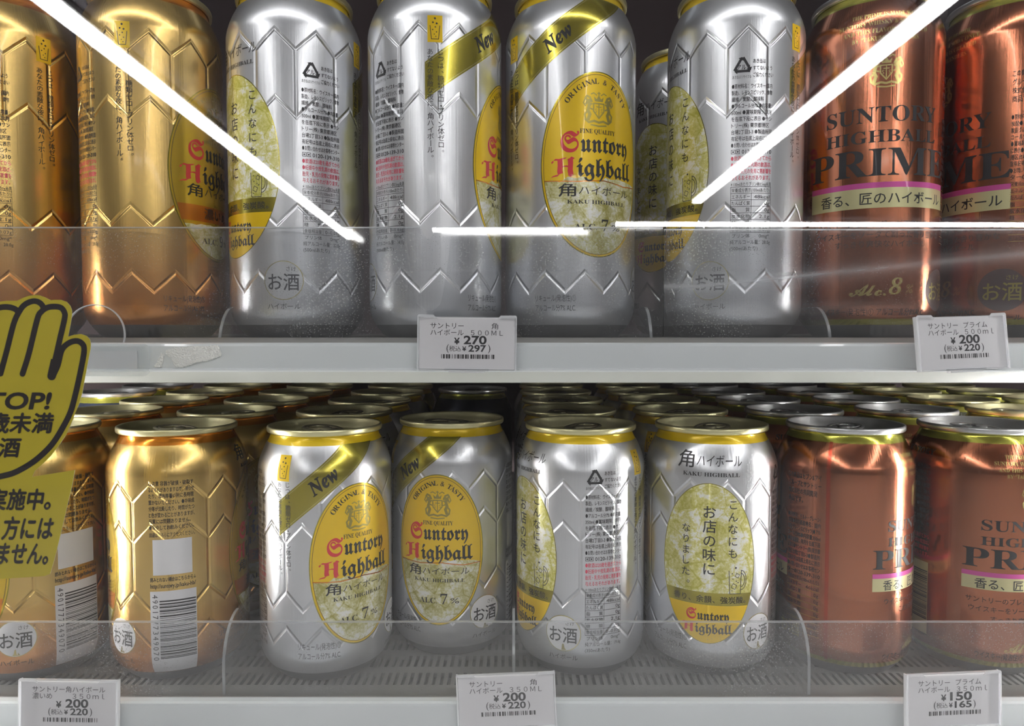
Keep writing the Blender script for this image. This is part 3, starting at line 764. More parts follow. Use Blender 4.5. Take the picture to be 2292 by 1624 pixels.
def prime_face(F, u, k, Z, lines, tall):
    """Z: dict of heights; k: width scale"""
    for t, z, wd in zip(('THE PRIME IS MADE WITH', 'SUNTORY WHISKY & SODA ONLY,', 'AND THIS FLAVOR IS CREATED', 'BY “TAKUMI” BLENDERS.'), Z['top'], (31, 42, 38, 30)):
        F.text(mathb(t, 'serif'), u, z, 2.9 * k, 'ink_goldline', .10, w=wd * k)
    crest(F, u, Z['crest'], Z['ch'], 'ink_goldline', .09)
    for t, (z1, z0), wd in (('SUNTORY', Z['s'], 53), ('HIGHBALL', Z['h'], 53), ('PRIME', Z['p'], 70)):
        F.text(mathb(t, 'serif'), u, (z0 + z1) / 2, 0, 'ink_text', .10, w=wd * k, h=z1 - z0, res=4)
    z1, z2, z3 = Z['bar']
    F.rect(u - 35.2 * k, u + 35.2 * k, z2, z1, 'ink_magenta', .06); F.rect(u - 35.2 * k, u + 35.2 * k, z3, z2, 'ink_cream', .06)
    F.text('香る、匠のハイボール', u + 1.5 * k, (z2 + z3) / 2 - .3, 6.2 * k, 'ink_text', .10, w=61 * k, bold=.008)
    for t, z in zip(lines, Z['l']):
        F.text(t, u, z, 3.7 * k, 'ink_text', .10, w=min(66, 3.5 * len(t)) * k)
    F.text(mathb('Alc.', 'script'), u - 6 * k, Z['alc'] - 1, 8 * k, 'ink_goldline', .10, w=16 * k, bold=.015)
    F.text(mathb('8', 'serif'), u + 6.5 * k, Z['alc'] + .6, 11 * k, 'ink_goldline', .10, shear=.25); F.text('%', u + 13 * k, Z['alc'] - .6, 6 * k, 'ink_goldline', .10, shear=.25)
    F.text('ウイスキー(発泡性)① アルコール分8%ALC.', u - 3 * k, 12.3, 3.9, 'ink_text', .10, w=50 * k)
def art_prime(size):
    F = Flat(); tall = size == 'tall'
    Zt = dict(top=(152, 148, 144.3, 140.7), crest=125.4, ch=15, s=(109, 101.6), h=(98, 92.2), p=(89.3, 76.7), bar=(73.6, 71, 61.6), l=(53.8, 49, 44.6), alc=24)
    Zs = dict(top=(109.4, 106.4, 103.3, 100.4), crest=89.8, ch=12.6, s=(78.8, 73.5), h=(70.6, 66.3), p=(64.6, 55.5), bar=(53.2, 51, 44.6), l=(39.6, 35.1, 30.5), alc=18.4)
    Z = Zt if tall else Zs; k = 1.0 if tall else .87
    prime_face(F, 0, k, Z, ('サントリーのブレンダーが丁寧に仕上げた', 'ウイスキーをソーダで割った香り豊かな', 'すっきり爽快なハイボール'), tall)
    prime_face(F, 180 * DEG, k, Z, ('ウイスキーとソーダだけでつくった', 'こだわりのハイボール', ''), tall)
    for q in (57, 237):
        badge(F, q * DEG, 23 if tall else 20, 10.2 if tall else 8.6, 'ink_darkbadge', 'ink_darkbadge', 'ink_crest')
    # ingredients
    un = (76 if tall else 70) * DEG; z = (125 if tall else 97.5); W = 18.5; l = un - W / 2
    for t in ('この商品はセブン&アイ', 'グループとサントリー', '株式会社の共同開発', '商品です。'):
        F.text(t, l, z, 3.2, 'ink_pale' if False else 'ink_text', .10, w=W * min(1, len(t) / 10), align='l', bold=.012); z -= 4.0
    z -= 4.4
    for t in ('●原材料名：モルト・グレーン/', '炭酸●原料原産地名：国内', '製造(グレーンスピリッツ)●アル', 'コール分8%●内容量350ml', '●賞味期限：年月を缶底下段', 'に表示●サントリー(株)東京都', '港区台場2丁目3-3●製造所', '固有記号は缶底上段右に表示', '●お問い合わせはお客様セン', 'ター0120-139-310'):
        F.text(t, l, z, 2.7, 'ink_text', .10, w=W, align='l', bold=.012); z -= 3.15
    for a, c in (('栄養成分表示(100mlあたり)', ''), ('エネルギー', '46kcal'), ('たんぱく質', '0g'), ('脂　　質', '0g'), ('炭水化物', '0g'), ('糖　　類', '0g'), ('食塩相当量', '0g'), ('プリン体', '0mg*'), ('純アルコール量', '22.4g')):
        F.text(a, l + .3, z, 2.3, 'ink_text', .10, w=W - .6 if not c else 8.4, align='l')
        if c: F.text(c, l + W - .5, z, 2.6, 'ink_text', .10, align='r')
        z -= 3.2; F.rect(l, l + W, z + 1.55, z + 1.75, 'ink_crest', .10)
    # warnings, bar code, seam
    ub = -98 * DEG; z = 125 if tall else 101
    F.text(mathb('SUNTORY', 'serif'), ub, z + 7.5, 4.2, 'ink_text', .10, w=22, bold=.01)
    for t in ('あき缶は', 'すてないよう', 'ご協力ください', '容器が破損・破裂', 'がありますので、凍ら', '車内等暑い所に長時', 'ください。●中味成', '沈殿したり、時間が', '変わることがありま', '問題ありません。●', 'お飲みください。'):
        F.text(t, ub + 10, z, 2.6, 'ink_text', .10, align='r', w=2.1 * len(t), bold=.01); z -= 3.3
    for t in REDL: F.text(t, ub + 10, z, 2.4, 'ink_red', .10, align='r', w=20); z -= 3.0
    ean_panel(F, ub, z - 1, z - 38, 20, '4901777', 17, 'ink_cream')
    F.rect(90 * DEG, 93 * DEG, 8, (167.5 if tall else 122.5) - 7, 'ink_redseam', .03)
    return F
def can(name, size, body_mat, band, lid, art):
    H = 167.5 if size == 'tall' else 122.5
    if body_mat == 'copper': zones = [(6.2, 'heel_metal'), (9.0, 'band_lime'), (H - 7.4, 'copper_' + size), (H, band)]
    elif body_mat == 'green': zones = [(6.2, 'heel_metal'), (H - 7.4, 'green_' + size), (H, band)]
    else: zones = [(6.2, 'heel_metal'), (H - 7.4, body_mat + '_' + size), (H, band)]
    root = empty(name)
    b = build_body('can_body', size, zones, art); b.parent = root
    l = build_lid(size, 'lid_' + lid); l.parent = root
    t = build_tab(size, 'tab_' + lid); t.parent = l
    return root
LIGHT_ART = Flat()
def dark_art():
    F = Flat(); F.text('つ°', 0, 100, 12, 'ink_pale', .1, bold=.02); F.rect(-20, 20, 60, 62, 'ink_rose', .06)
    return F
def green_art():
    F = Flat()
    for i in range(60): F.rect(-100 + i * 3.4, -99.6 + i * 3.4, 112, 114.5, 'ink_pale', .05)
    F.text('HIGHBALL', 0, 60, 12, 'ink_goldline', .1)
    return F
def dup(root):
    r = root.copy(); COL.objects.link(r)
    for ch in list(root.children):
        c = ch.copy(); COL.objects.link(c); c.parent = r
        for g in ch.children:
            d = g.copy(); COL.objects.link(d); d.parent = c
    return r
PROTO = {}
SPEC = {'silver500': ('tall', 'silver', 'band_yellow', 'gold', lambda: art_highball('tall', False)),
        'gold500': ('tall', 'gold', 'band_orange', 'gold', lambda: art_highball('tall', True)),
        'copper500': ('tall', 'copper', 'band_lime', 'silver', lambda: art_prime('tall')),
        'silver350': ('short', 'silver', 'band_yellow', 'gold', lambda: art_highball('short', False)),
        'gold350': ('short', 'gold', 'band_orange', 'gold', lambda: art_highball('short', True)),
        'copper350': ('short', 'copper', 'band_lime', 'silver', lambda: art_prime('short')),
        'green350': ('short', 'green', 'band_lime', 'gold', green_art),
        'night350': ('short', 'night', 'band_lime', 'silver', dark_art)}
SLOPE = math.radians(2.17)
Z_LOW = -157.0; Z_UP = 9.6       # shelf surface heights (mm, relative to the eye) at depth 330 mm
def floor_z(D, shelf): return (Z_LOW if shelf == 'low' else Z_UP) + (D - 330) * math.tan(SLOPE)
def put(kind, X, D, shelf, lab, at, delta, tabrot, label, group):
    if kind not in PROTO: o = can('tall_can' if kind.endswith('500') else 'drink_can', *SPEC[kind][:4], SPEC[kind][4]()); PROTO[kind] = o
    else: o = dup(PROTO[kind])
    a_cam = math.degrees(math.atan2(-X, D))
    rz = math.radians(a_cam + delta - lab)
    o.location = (X * MM, D * MM, CAMZ + floor_z(D, shelf) * MM)
    o.rotation_euler = (Matrix.Rotation(SLOPE, 3, 'X') @ Matrix.Rotation(rz, 3, 'Z')).to_euler()
    for ch in o.children:
        if ch.name.startswith('lid'): ch.rotation_euler = (0, 0, -rz + math.radians(tabrot))
    tag(o, label, 'can', group)
    return o
GU = 'tall cans on the upper shelf'; GL = 'short cans on the lower shelf'
UP = [('gold500', -258, 370, 100, 26, 'tall gold can at the far left edge of the upper shelf, beside another gold can'),
      ('gold500', -183, 368, 100, -22, 'tall gold can with dark yellow oval at its right side, left of the silver cans'),
      ('silver500', -110, 368, 58, 20, 'tall silver can with pale patterned oval at its left edge, next to gold cans'),
      ('silver500', -38.5, 362, 100, 0, 'tall silver can whose small yellow glass icon faces front, above the left price tag'),
      ('silver500', 29.8, 370, 180, 24, 'tall silver can with full yellow oval front label and ribbon, middle of the upper shelf'),
      ('silver500', 112.5, 365, 58, 14, 'tall silver can with ingredient text facing front, next to the tall copper cans'),
      ('copper500', 184, 371, 0, 11.7, 'tall copper can with black capitals facing front, next to the last silver can'),
      ('copper500', 255, 371, 0, -57, 'tall copper can at the right edge of the upper shelf, dark round badge in front')]
fl = {-258: 'far left gold', -183: 'second gold', -110: 'ice-oval silver', -38.5: 'glass-icon silver', 29.8: 'yellow-oval silver', 112.5: 'ingredient-text silver', 184: 'capitals-forward copper', 255: 'right-edge copper'}
for kind, X, D, lab, dl, label in UP: put(kind, X, D, 'up', lab, 0, dl, 10, label, GU)
put('silver500', 108, 443, 'up', 330, 0, -45, 0, 'shaded tall silver can behind the gap between two silver cans, upper shelf', GU)
LOW = [('gold350', -243.5, 369, 272, 27, 60, 'short gold can at the left edge, partly behind the yellow hand sticker'),
       ('gold350', -171.8, 370.2, 272, -6, 55, 'short gold can with barcode facing front on the lower shelf'),
       ('silver350', -95.8, 369.2, 182, 27.4, 45, 'short silver can with yellow oval turned rightwards and ribbon across, beside the gold cans'),
       ('silver350', -33.2, 397.2, 182, -13, 75, 'short silver can set back from the front row, yellow oval label facing front'),
       ('silver350', 35.6, 374.6, 80, 20.5, -30, 'short silver can with ingredient table facing front and white badge, centre of the lower shelf'),
       ('silver350', 103.6, 374.9, 0, -1, -30, 'short silver can with pale ice-patterned oval and vertical writing facing front'),
       ('copper350', 173.3, 375.3, 180, 77, -40, 'short copper can with ingredient text at its left side, beside the silver cans'),
       ('copper350', 243.6, 375.0, 0, 43, 10, 'short copper can at the right edge of the lower shelf, barcode at its left side')]
for kind, X, D, lab, dl, tb, label in LOW: put(kind, X, D, 'low', lab, 0, dl, tb, label, GL)
ROWS = [('gold350', [-243.5, -243.2, -243.8, -244, -244], 436.5, 'far left gold lane'),
        ('gold350', [-172.8, -172, -172, -171], 437.3, 'gold lane holding the barcode can'),
        ('silver350', [-101.5, -99.8, -99, -99], 436.3, 'silver lane left of the set-back can'),
        ('silver350', [35.4, 35.5, 35.0, 35], 441.6, 'silver lane of the ingredient-table can'),
        ('silver350', [103.2, 104.2, 104, 104], 441.8, 'silver lane of the vertical-writing can'),
        ('copper350', [173.0, 174, 173.5, 173], 442, 'left copper lane'),
        ('copper350', [243.5, 244.8, 244, 244], 444.7, 'right copper lane')]
ordn = ['second', 'third', 'fourth', 'fifth', 'sixth']
for kind, xs, D, desc in ROWS:
    for i, X in enumerate(xs):
        put(kind, X, D + 66.9 * i, 'low', 0, 0, random.uniform(-170, 170), random.uniform(-60, 60), '%s can from the front, %s, lower shelf' % (ordn[i], desc), GL)
for i in range(1, 5):
    put('green350', 314, 378 + 66.9 * i, 'low', 0, 0, random.uniform(-50, 50), 20, '%s dark green gold-lidded can from the front, right of the copper lanes' % ordn[i - 1], GL)
for i in range(2, 5):
    put('green350', 384, 378 + 66.9 * i, 'low', 0, 0, random.uniform(-50, 50), 20, '%s dark green can from the front in the outermost right lane' % ordn[i - 1], GL)
for i in range(3, 5):
    put('night350', -315, 370 + 66.9 * i, 'low', 0, 0, 30, 20, '%s dark lidded can from the front, left of the gold lanes' % ordn[i - 1], GL)
put('night350', -33, 600, 'low', 0, 0, 0, 0, 'dark navy can standing deep in the gap behind the set-back silver can', GL)

# ------------------------------------------------------------------ shelves
def Z(mm): return CAMZ + mm * MM
XW = 470                         # half width of a shelf (mm)
def shelf(shelf_name, zf, zrail_top, label_txt):
    """zf: height function of the sloped deck"""
    root = empty('cooler_shelf', (0, 0.322, Z(zrail_top)))
    tag(root, label_txt, 'shelf')
    inv = lambda x0, x1, y0, y1, z0, z1: (x0 * MM, x1 * MM, (y0 - 322) * MM, (y1 - 322) * MM, (z0 - zrail_top) * MM, (z1 - zrail_top) * MM)
    # sloped base panel
    mb = MB(); pts = [(330, zf(330) - 5.5), (860, zf(860) - 5.5), (860, zf(860) - 2.4), (330, zf(330) - 2.4)]
    pts = [((y - 322) * MM, (z - zrail_top) * MM) for y, z in pts]
    prism(mb, pts, 'x', -XW * MM, XW * MM, 'panel_dark'); mb.build('base_panel', root)
    # front price rail: upright face, bright bead, slanted lower lip
    T = zrail_top
    pr = [(321.5, T), (320.2, T - .6), (320.0, T - 1.6), (320.0, T - 11.4), (318.9, T - 11.9), (318.7, T - 12.5), (319.6, T - 13.2),
          (323.6, T - 18.0), (325.0, T - 18.3), (331, T - 18.3), (331, T - 15), (326, T - 13), (325.4, T - 1.0), (325, T)]
    mb = MB(); n = len(pr)
    vs = [(x * MM, (y - 322) * MM, (z - T) * MM) for x in (-XW, XW) for y, z in pr]
    fs = [list(range(n)), list(range(2 * n - 1, n - 1, -1))]
    mb.add(vs, fs, 'rail_white')
    for i in range(n):
        j = (i + 1) % n; mb.add([vs[i], vs[n + i], vs[n + j], vs[j]], [(0, 1, 2, 3)], 'rail_lip' if i in (6, 7, 8) else 'rail_white')
    mb.build('price_rail', root)
    # slotted sliding mat
    mb = MB(); s = math.tan(SLOPE)
    def slab(x0, x1, y0, y1, t=2.4):
        q = []
        for x in (x0, x1):
            for y in (y0, y1):
                for dz in (-t, 0): q.append((x * MM, (y - 322) * MM, (zf(y) + dz - T) * MM))
        mb.add(q, [(0, 1, 3, 2), (4, 6, 7, 5), (0, 4, 5, 1), (2, 3, 7, 6), (0, 2, 6, 4), (1, 5, 7, 3)], 'mat_grey')
    slab(-XW, XW, 330, 340.5)
    rows = [(340.5, 352.5), (359, 371), (378, 390), (397, 409)]
    for y0, y1 in rows:
        x = -XW
        while x < XW: slab(x, x + 2.0, y0, y1); x += 3.7
    for a, b in ((352.5, 359), (371, 378), (390, 397), (409, 860)): slab(-XW, XW, a, b)
    mb.build('slotted_mat', root)
    return root
low_z = lambda D: floor_z(D, 'low'); up_z = lambda D: floor_z(D, 'up')
s_up = shelf('up', up_z, 7.2, 'white railed upper shelf carrying the tall cans')
s_lo = shelf('low', low_z, -155.2, 'white railed lower shelf carrying the short cans')
# grey nosing visible between mat and rail of the lower shelf
for s_, zf, T in ((s_up, up_z, 7.2), (s_lo, low_z, -155.2)):
    mb = MB(); pts = [(325.2, T - 3.5), (325.2, T - .9), (326.5, T - .35), (330.0, zf(330) + .15), (330.0, T - 4.5)]
    prism(mb, [((y - 322) * MM, (z - T) * MM) for y, z in pts], 'x', -XW * MM, XW * MM, 'shelf_grey'); mb.build('nosing', s_)

# clear front guards
def guard(D, z0, z1, x0, x1, label_txt, mat='guard_clear'):
    root = empty('acrylic_guard', ((x0 + x1) / 2 * MM, D * MM, Z(z0)))
    tag(root, label_txt, 'shelf guard')
    h = (z1 - z0) * MM; hw = (x1 - x0) / 2 * MM
    mb = MB(); mb.box(-hw, hw, 0, 1.6 * MM, 0, h - 0.5 * MM, mat); mb.build('clear_panel', root)
    mb = MB(); mb.box(-hw, hw, 0, 1.6 * MM, h - 0.5 * MM, h, 'guard_edge'); mb.build('top_edge', root)
    return root
guard(327.2, 9.7, 60.6, -470, 69.4, 'tall clear dusty guard along the left part of the upper shelf')
guard(327.2, 9.7, 59.7, 70.0, 470, 'tall clear guard with painted light streaks along the right part of the upper shelf', 'guard_streaked')
guard(327.2, -156.9, -121.3, -470, 470, 'low clear plastic guard along the front of the lower shelf')
# clear lane dividers with rounded front corner
def divider(X, shelf_, h, label_txt):
    zf = low_z if shelf_ == 'low' else up_z
    o = empty('lane_divider', (X * MM, 0.331, Z(zf(331))), (SLOPE, 0, 0))
    pts = [(0, 0.2)] + [(0 + 18 * (1 - math.cos(t)), h - 22 + 22 * math.sin(t)) for t in [PI / 2 * i / 10 for i in range(11)]] + [(330, h), (330, 0.2)]
    mb = MB(); prism(mb, [(y * MM, z * MM) for y, z in pts], 'x', -.5 * MM, .5 * MM, 'divider_clear'); mb.build('divider_plate', o)
    # polished front edge
    ed = [p for p in pts[:12]]; mb = MB(); vs = []; fs = []
    for y, z in ed:
        for dx, dy in ((-.65, -.1), (.65, -.1), (.65, .5), (-.65, .5)): vs.append((dx * MM, (y + dy) * MM, z * MM))
    for i in range(len(ed) - 1):
        for k in range(4): l = (k + 1) % 4; fs.append((4 * i + k, 4 * i + l, 4 * i + 4 + l, 4 * i + 4 + k))
    mb.add(vs, fs, 'guard_edge'); mb.build('polished_edge', o)
    tag(o, label_txt, 'divider', 'clear lane dividers')
divider(-134.5, 'low', 34, 'clear divider on the lower shelf between the gold and the silver cans')
divider(0.8, 'low', 34, 'clear divider on the lower shelf right of the set-back silver can')
divider(138.6, 'low', 34, 'clear divider on the lower shelf between silver and copper cans')
divider(-136.5, 'up', 15, 'clear divider on the upper shelf between the gold and the silver cans')
divider(65.0, 'up', 15, 'clear divider on the upper shelf right of the yellow-oval silver can')
divider(148.6, 'up', 15, 'clear divider on the upper shelf between silver and copper cans')
# round clear tab behind the upper guard, left
o = empty('clear_round_tab', (-0.1905, 0.3245, Z(7.4)))
mb = MB(); pts = [(13.6 * math.cos(t), 3.6 + 13.6 * math.sin(t)) for t in [math.radians(-15) + math.radians(210) * i / 40 for i in range(41)]]
prism(mb, [(x * MM, z * MM) for x, z in pts], 'y', 0, .8 * MM, 'holder_clear'); mb.build('tab_plate', o)
F_ = Flat(); F_.line(pts, .45, 'holder_edge', 0); mb = MB()
for vs, fs, m, e in F_.items:
    n = len(vs); V = [(x * MM, -0.1 * MM, z * MM) for x, z in vs] + [(x * MM, 0.9 * MM, z * MM) for x, z in vs]
    mb.add(V, [(0, 1, 2, 3), (7, 6, 5, 4), (0, 4, 5, 1), (1, 5, 6, 2), (2, 6, 7, 3), (3, 7, 4, 0)], m)
mb.build('tab_rim', o); tag(o, 'clear round plastic tab on the upper rail beside the hand sticker', 'plastic tab')

# ------------------------------------------------------------------ price tags
def flat_to_mb(F, mb, y0):
    for vs, fs, m, e in F.items: mb.add([(x * MM, (y0 - e) * MM, z * MM) for x, z in vs], fs, m)
def price_tag(X, zt, l1a, l1b, l2a, l2b, price, tax, seed, rot, yaw, label_txt, W=42.6, Hh=23.4, D=316.0, lean=0.0):
    """X centre, zt top (mm); card hangs below its top edge"""
    root = empty('price_tag', (X * MM, D * MM, Z(zt)), (math.radians(lean), math.radians(rot), math.radians(yaw)))
    tag(root, label_txt, 'price tag', 'price tags on the shelf rails')
    F = Flat(); w2 = W / 2
    F.text(l1a, -w2 + 5.0, -4.2, 3.0, 'ink_black', .05, w=2.95 * len(l1a), align='l')
    if l1b: F.text(l1b[0], l1b[1], -4.2, 3.0, 'ink_black', .05, w=2.95 * len(l1b[0]), align='l')
    F.text(l2a, -w2 + 5.0, -7.2, 3.0, 'ink_black', .05, w=2.95 * len(l2a), align='l')
    F.text(l2b, w2 - 5.4, -7.2, 3.0, 'ink_black', .05, align='r', w=14.3)
    F.text('¥', -3.6 - .9, -10.9, 0, 'ink_black', .05, h=3.0, w=2.5, bold=.03)
    F.text(price, 3.6, -10.4, 0, 'ink_black', .05, h=3.9, w=10.2, bold=.028, res=4)
    F.text('(', -8.6, -14.3, 0, 'ink_black', .05, h=3.9); F.text(')', 9.9, -14.3, 0, 'ink_black', .05, h=3.9)
    F.text('税込', -5.3, -14.3, 2.7, 'ink_black', .05)
    F.text('¥', -1.2, -14.3, 0, 'ink_black', .05, h=2.1, w=1.8, bold=.03)
    F.text(tax, 4.6, -14.1, 0, 'ink_black', .05, h=3.1, w=7.9, bold=.025, res=4)
    barcode(F, -11.4, 13.0, -18.7, -16.8, 'ink_barcode', .05, seed, False, 26)
    mb = MB(); mb.box(-w2 * MM, w2 * MM, 0, .35 * MM, -Hh * MM, -.6 * MM, 'card_paper'); 
    flat_to_mb(F, mb, 0.0); mb.build('paper_card', root)
    # clear holder: back plate, folded side rims, top clips, bottom latch
    mb = MB()
    mb.box((-w2 - .3) * MM, (w2 + .3) * MM, -.55 * MM, -.35 * MM, (-Hh - .3) * MM, -.9 * MM, 'holder_clear')
    mb.build('holder_front', root)
    mb = MB()
    for sx in (-1, 1):
        a, b = sorted((sx * (w2 + .15), sx * (w2 + .75))); mb.box(a * MM, b * MM, -.9 * MM, 1.6 * MM, (-Hh - .5) * MM, .1 * MM, 'holder_edge')
        # ear clips over the top corners
        e = [(sx * (w2 + .75), .1), (sx * (w2 + .2), .7), (sx * (w2 - 6.4), .6), (sx * (w2 - 7.2), -.3), (sx * (w2 - 7.9), -.75), (sx * (w2 - 7.6), -1.15), (sx * (w2 - 6.6), -.55), (sx * (w2 - .2), -.5)]
        if sx < 0: e = e[::-1]
        prism(mb, [(x * MM, z * MM) for x, z in e], 'y', -.9 * MM, -.6 * MM, 'holder_edge')
    mb.box(-w2 * MM, w2 * MM, .4 * MM, 1.6 * MM, -.6 * MM, -.15 * MM, 'holder_edge')
    mb.box(-w2 * MM, w2 * MM, -.9 * MM, 1.6 * MM, (-Hh - .6) * MM, (-Hh - .2) * MM, 'holder_edge')
    mb.build('holder_rim', root)
    mb = MB(); mb.box(-9.8 * MM, 9.8 * MM, -1.3 * MM, -.95 * MM, (-Hh + .1) * MM, (-Hh + .5) * MM, 'holder_edge')
    mb.box(-8.0 * MM, 8.0 * MM, -1.4 * MM, 1.0 * MM, (-Hh - 1.5) * MM, (-Hh - .9) * MM, 'holder_edge')
    mb.box(-9.8 * MM, 9.8 * MM, -1.1 * MM, -.9 * MM, (-Hh - .9) * MM, (-Hh + .1) * MM, 'holder_clear')
    mb.build('latch', root)
    mb = MB(); mb.box((-w2 + 3) * MM, (w2 - 3) * MM, 1.6 * MM, 4.0 * MM, (-Hh + 3) * MM, (-Hh + 9) * MM, 'holder_clear'); mb.build('rail_clip', root)
    return root
px = lambda x, D=316: (x - 1146) / 1591 * D
pz = lambda y, D=316: -(y - 803) / 1591 * D
price_tag(px(1046), pz(709), 'サントリー', ('角', 10.8), 'ハイボール', '５００ＭＬ', '270', '297', 21, 0.7, 0, 'clear-framed price tag reading 270 yen on the upper rail')
price_tag(px(2139), pz(708), 'サントリー', ('プライム', 1.2), 'ハイボール', '５００ｍｌ', '200', '220', 22, -2.2, 9, 'clear-framed tilted price tag reading 200 yen on the upper rail at right', D=313, lean=-4)
price_tag(px(152), pz(1524), 'サントリー角ハイボール', None, '濃いめ', '３５０ｍｌ', '200', '220', 23, 0.9, 0, 'clear-framed price tag reading 200 yen at the lower left, below the gold cans')
price_tag(px(1131), pz(1510), 'サントリー', ('角', 10.8), 'ハイボール', '３５０ＭＬ', '200', '220', 24, -2.4, 0, 'clear-framed price tag reading 200 yen in the middle of the lower rail')
price_tag(px(2136), pz(1508), 'サントリー', ('プライム', 1.2), 'ハイボール', '３５０ｍｌ', '150', '165', 25, -0.6, 4, 'clear-framed price tag reading 150 yen on the lower rail at right')

# leftovers on the upper rail
o = empty('label_sleeve', (px(255, 319.5) * MM, 0.3192, Z(pz(806, 319))))
mb = MB(); c = []
for cx, cz, a0 in ((13.6, 4.6, 0), (-40, 4.6, 90), (-40, -4.6, 180), (13.6, -4.6, 270)):
    for i in range(6): t = math.radians(a0 + 18 * i); c.append(((cx + 2.6 * math.cos(t)) * MM, (cz + 2.6 * math.sin(t)) * MM))
prism(mb, c, 'y', -.9 * MM, 0, 'sleeve_clear'); mb.build('sleeve_front', o)
mb = MB(); mb.box(-38 * MM, 10.5 * MM, .05 * MM, .35 * MM, -4.2 * MM, 4.0 * MM, 'paper_white'); mb.build('blank_insert', o)
tag(o, 'milky plastic label sleeve with blank insert on the upper rail beside the hand sticker', 'label sleeve')
bm = bmesh.new(); rr = random.Random(4)
outl = [(375, 783), (392, 778), (420, 776), (455, 775), (489, 773), (493, 782), (497, 797), (480, 803), (466, 808), (440, 812), (422, 819), (405, 824), (393, 823), (388, 812), (385, 803), (376, 796), (370, 790)]
def inside(x, y, P):
    r = False
    for (x0, y0), (x1, y1) in zip(P, P[1:] + P[:1]):
        if (y0 > y) != (y1 > y) and x < (x1 - x0) * (y - y0) / (y1 - y0) + x0: r = not r
    return r
mb = MB()
def torn(P):
    n = 0; step = 2.0; xs = [p[0] for p in P]; ys = [p[1] for p in P]; grid = {}
    h = lambda i, j: (.25 + .35 * random.Random(i * 911 + j * 37).random())
    x0, y0 = min(xs), min(ys); nx = int((max(xs) - x0) / step) + 1; ny = int((max(ys) - y0) / step) + 1
    for i in range(nx):
        for j in range(ny):
            if not inside(x0 + (i + .5) * step, y0 + (j + .5) * step, P): continue
            q = []
            for di, dj in ((0, 0), (1, 0), (1, 1), (0, 1)):
                X, Y = x0 + (i + di) * step, y0 + (j + dj) * step; q.append((px(X, 320) * MM, -h(i + di, j + dj) * MM, pz(Y, 320) * MM - pz(800, 320) * MM))
            b = [(a[0], 0.0, a[2]) for a in q]
            mb.add(q, [(0, 3, 2, 1)], 'torn_paper'); mb.add(b + q, [(0, 1, 5, 4), (1, 2, 6, 5), (2, 3, 7, 6), (3, 0, 4, 7)], 'torn_paper')
torn(outl); torn([(352, 812), (357, 800), (362, 790), (369, 794), (366, 808), (362, 822), (350, 821), (345, 819)])
o = mb.build('torn_tape'); o.location = (0, 0.3200, Z(pz(800, 320)))
tag(o, 'torn scrap of white paper tape stuck on the upper rail', 'paper scrap')

# ------------------------------------------------------------------ glass door
DG = 250.0; DOOR_YAW = 0.29
door = empty('door_1', (0, DG * MM, Z(-700)), (0, 0, math.radians(DOOR_YAW))); tag(door, kind='structure')
mb = MB(); mb.box(-.385, .385, 0, .005, .02, 1.50, 'door_glass'); mb.build('glass_pane', door)
mb = MB()
for sx in (-1, 1): a, b = sorted((sx * .385, sx * .43)); mb.box(a, b, -.012, .022, -.04, 1.56, 'frame_metal')
mb.box(-.385, .385, -.012, .022, -.04, .02, 'frame_metal'); mb.box(-.385, .385, -.012, .022, 1.50, 1.56, 'frame_metal')
mb.build('door_frame', door)
# sticker on the inner face of the glass
DS = DG + 5.6
def sp(x, y): return ((x) / 1591 * DS, -(y - 803) / 1591 * DS)
z5 = lambda x, y: sp(x / 3.868 - 1146, y / 3.868 + 640)
st = empty('hand_sticker', (0, DS * MM, CAMZ)); tag(st, 'yellow hand-shaped warning sticker with thick black outline on the door glass', 'sticker')
hand = [z5(*p) for p in [(-560, 800), (-520, 700), (-440, 660), (-380, 700), (-350, 500), (-330, 260), (-290, 190), (-220, 150), (-150, 170), (-40, 142), (60, 130), (150, 130), (200, 105), (250, 88), (300, 80), (345, 84), (385, 97), (415, 112), (440, 125), (480, 122), (530, 122), (580, 140), (608, 170), (624, 210), (625, 250), (612, 330), (590, 440), (640, 425), (700, 417), (750, 433), (778, 462), (787, 500), (784, 550), (765, 640), (735, 800), (710, 930), (684, 1020), (650, 1100), (615, 1190), (570, 1290), (500, 1390), (440, 1470), (370, 1540), (300, 1600)]]
z4 = lambda x, y: sp(x / 2.461 - 1146, y / 2.461 + 640)
panel = [z4(*p) for p in [(175, 1052), (410, 1015), (395, 1100), (370, 1200), (330, 1370), (300, 1490), (272, 1588), (240, 1600), (0, 1616), (-300, 1640), (-420, 1640), (-420, 1050)]]
outline = hand + panel
mb = MB(); bm = bmesh.new()
def filled(pts, y, mat, grow=0.0):
    tris = tessellate_polygon([[Vector((p[0], p[1], 0)) for p in pts]])
    mb.add([(p[0] * MM, y * MM, p[1] * MM) for p in pts], [list(t) for t in tris], mat)
cx_ = sum(p[0] for p in outline) / len(outline)
filled(outline, 0.0, 'sticker_yellow'); filled(outline, 0.15, 'sticker_edge')
n = len(outline)
mb.add([(p[0] * MM, 0, p[1] * MM) for p in outline] + [(p[0] * MM, .15 * MM, p[1] * MM) for p in outline], [(i, (i + 1) % n, n + (i + 1) % n, n + i) for i in range(n)], 'sticker_edge')
mb.build('sticker_sheet', st)
F = Flat(); TK = 50 / 3.868 / 1591 * DS
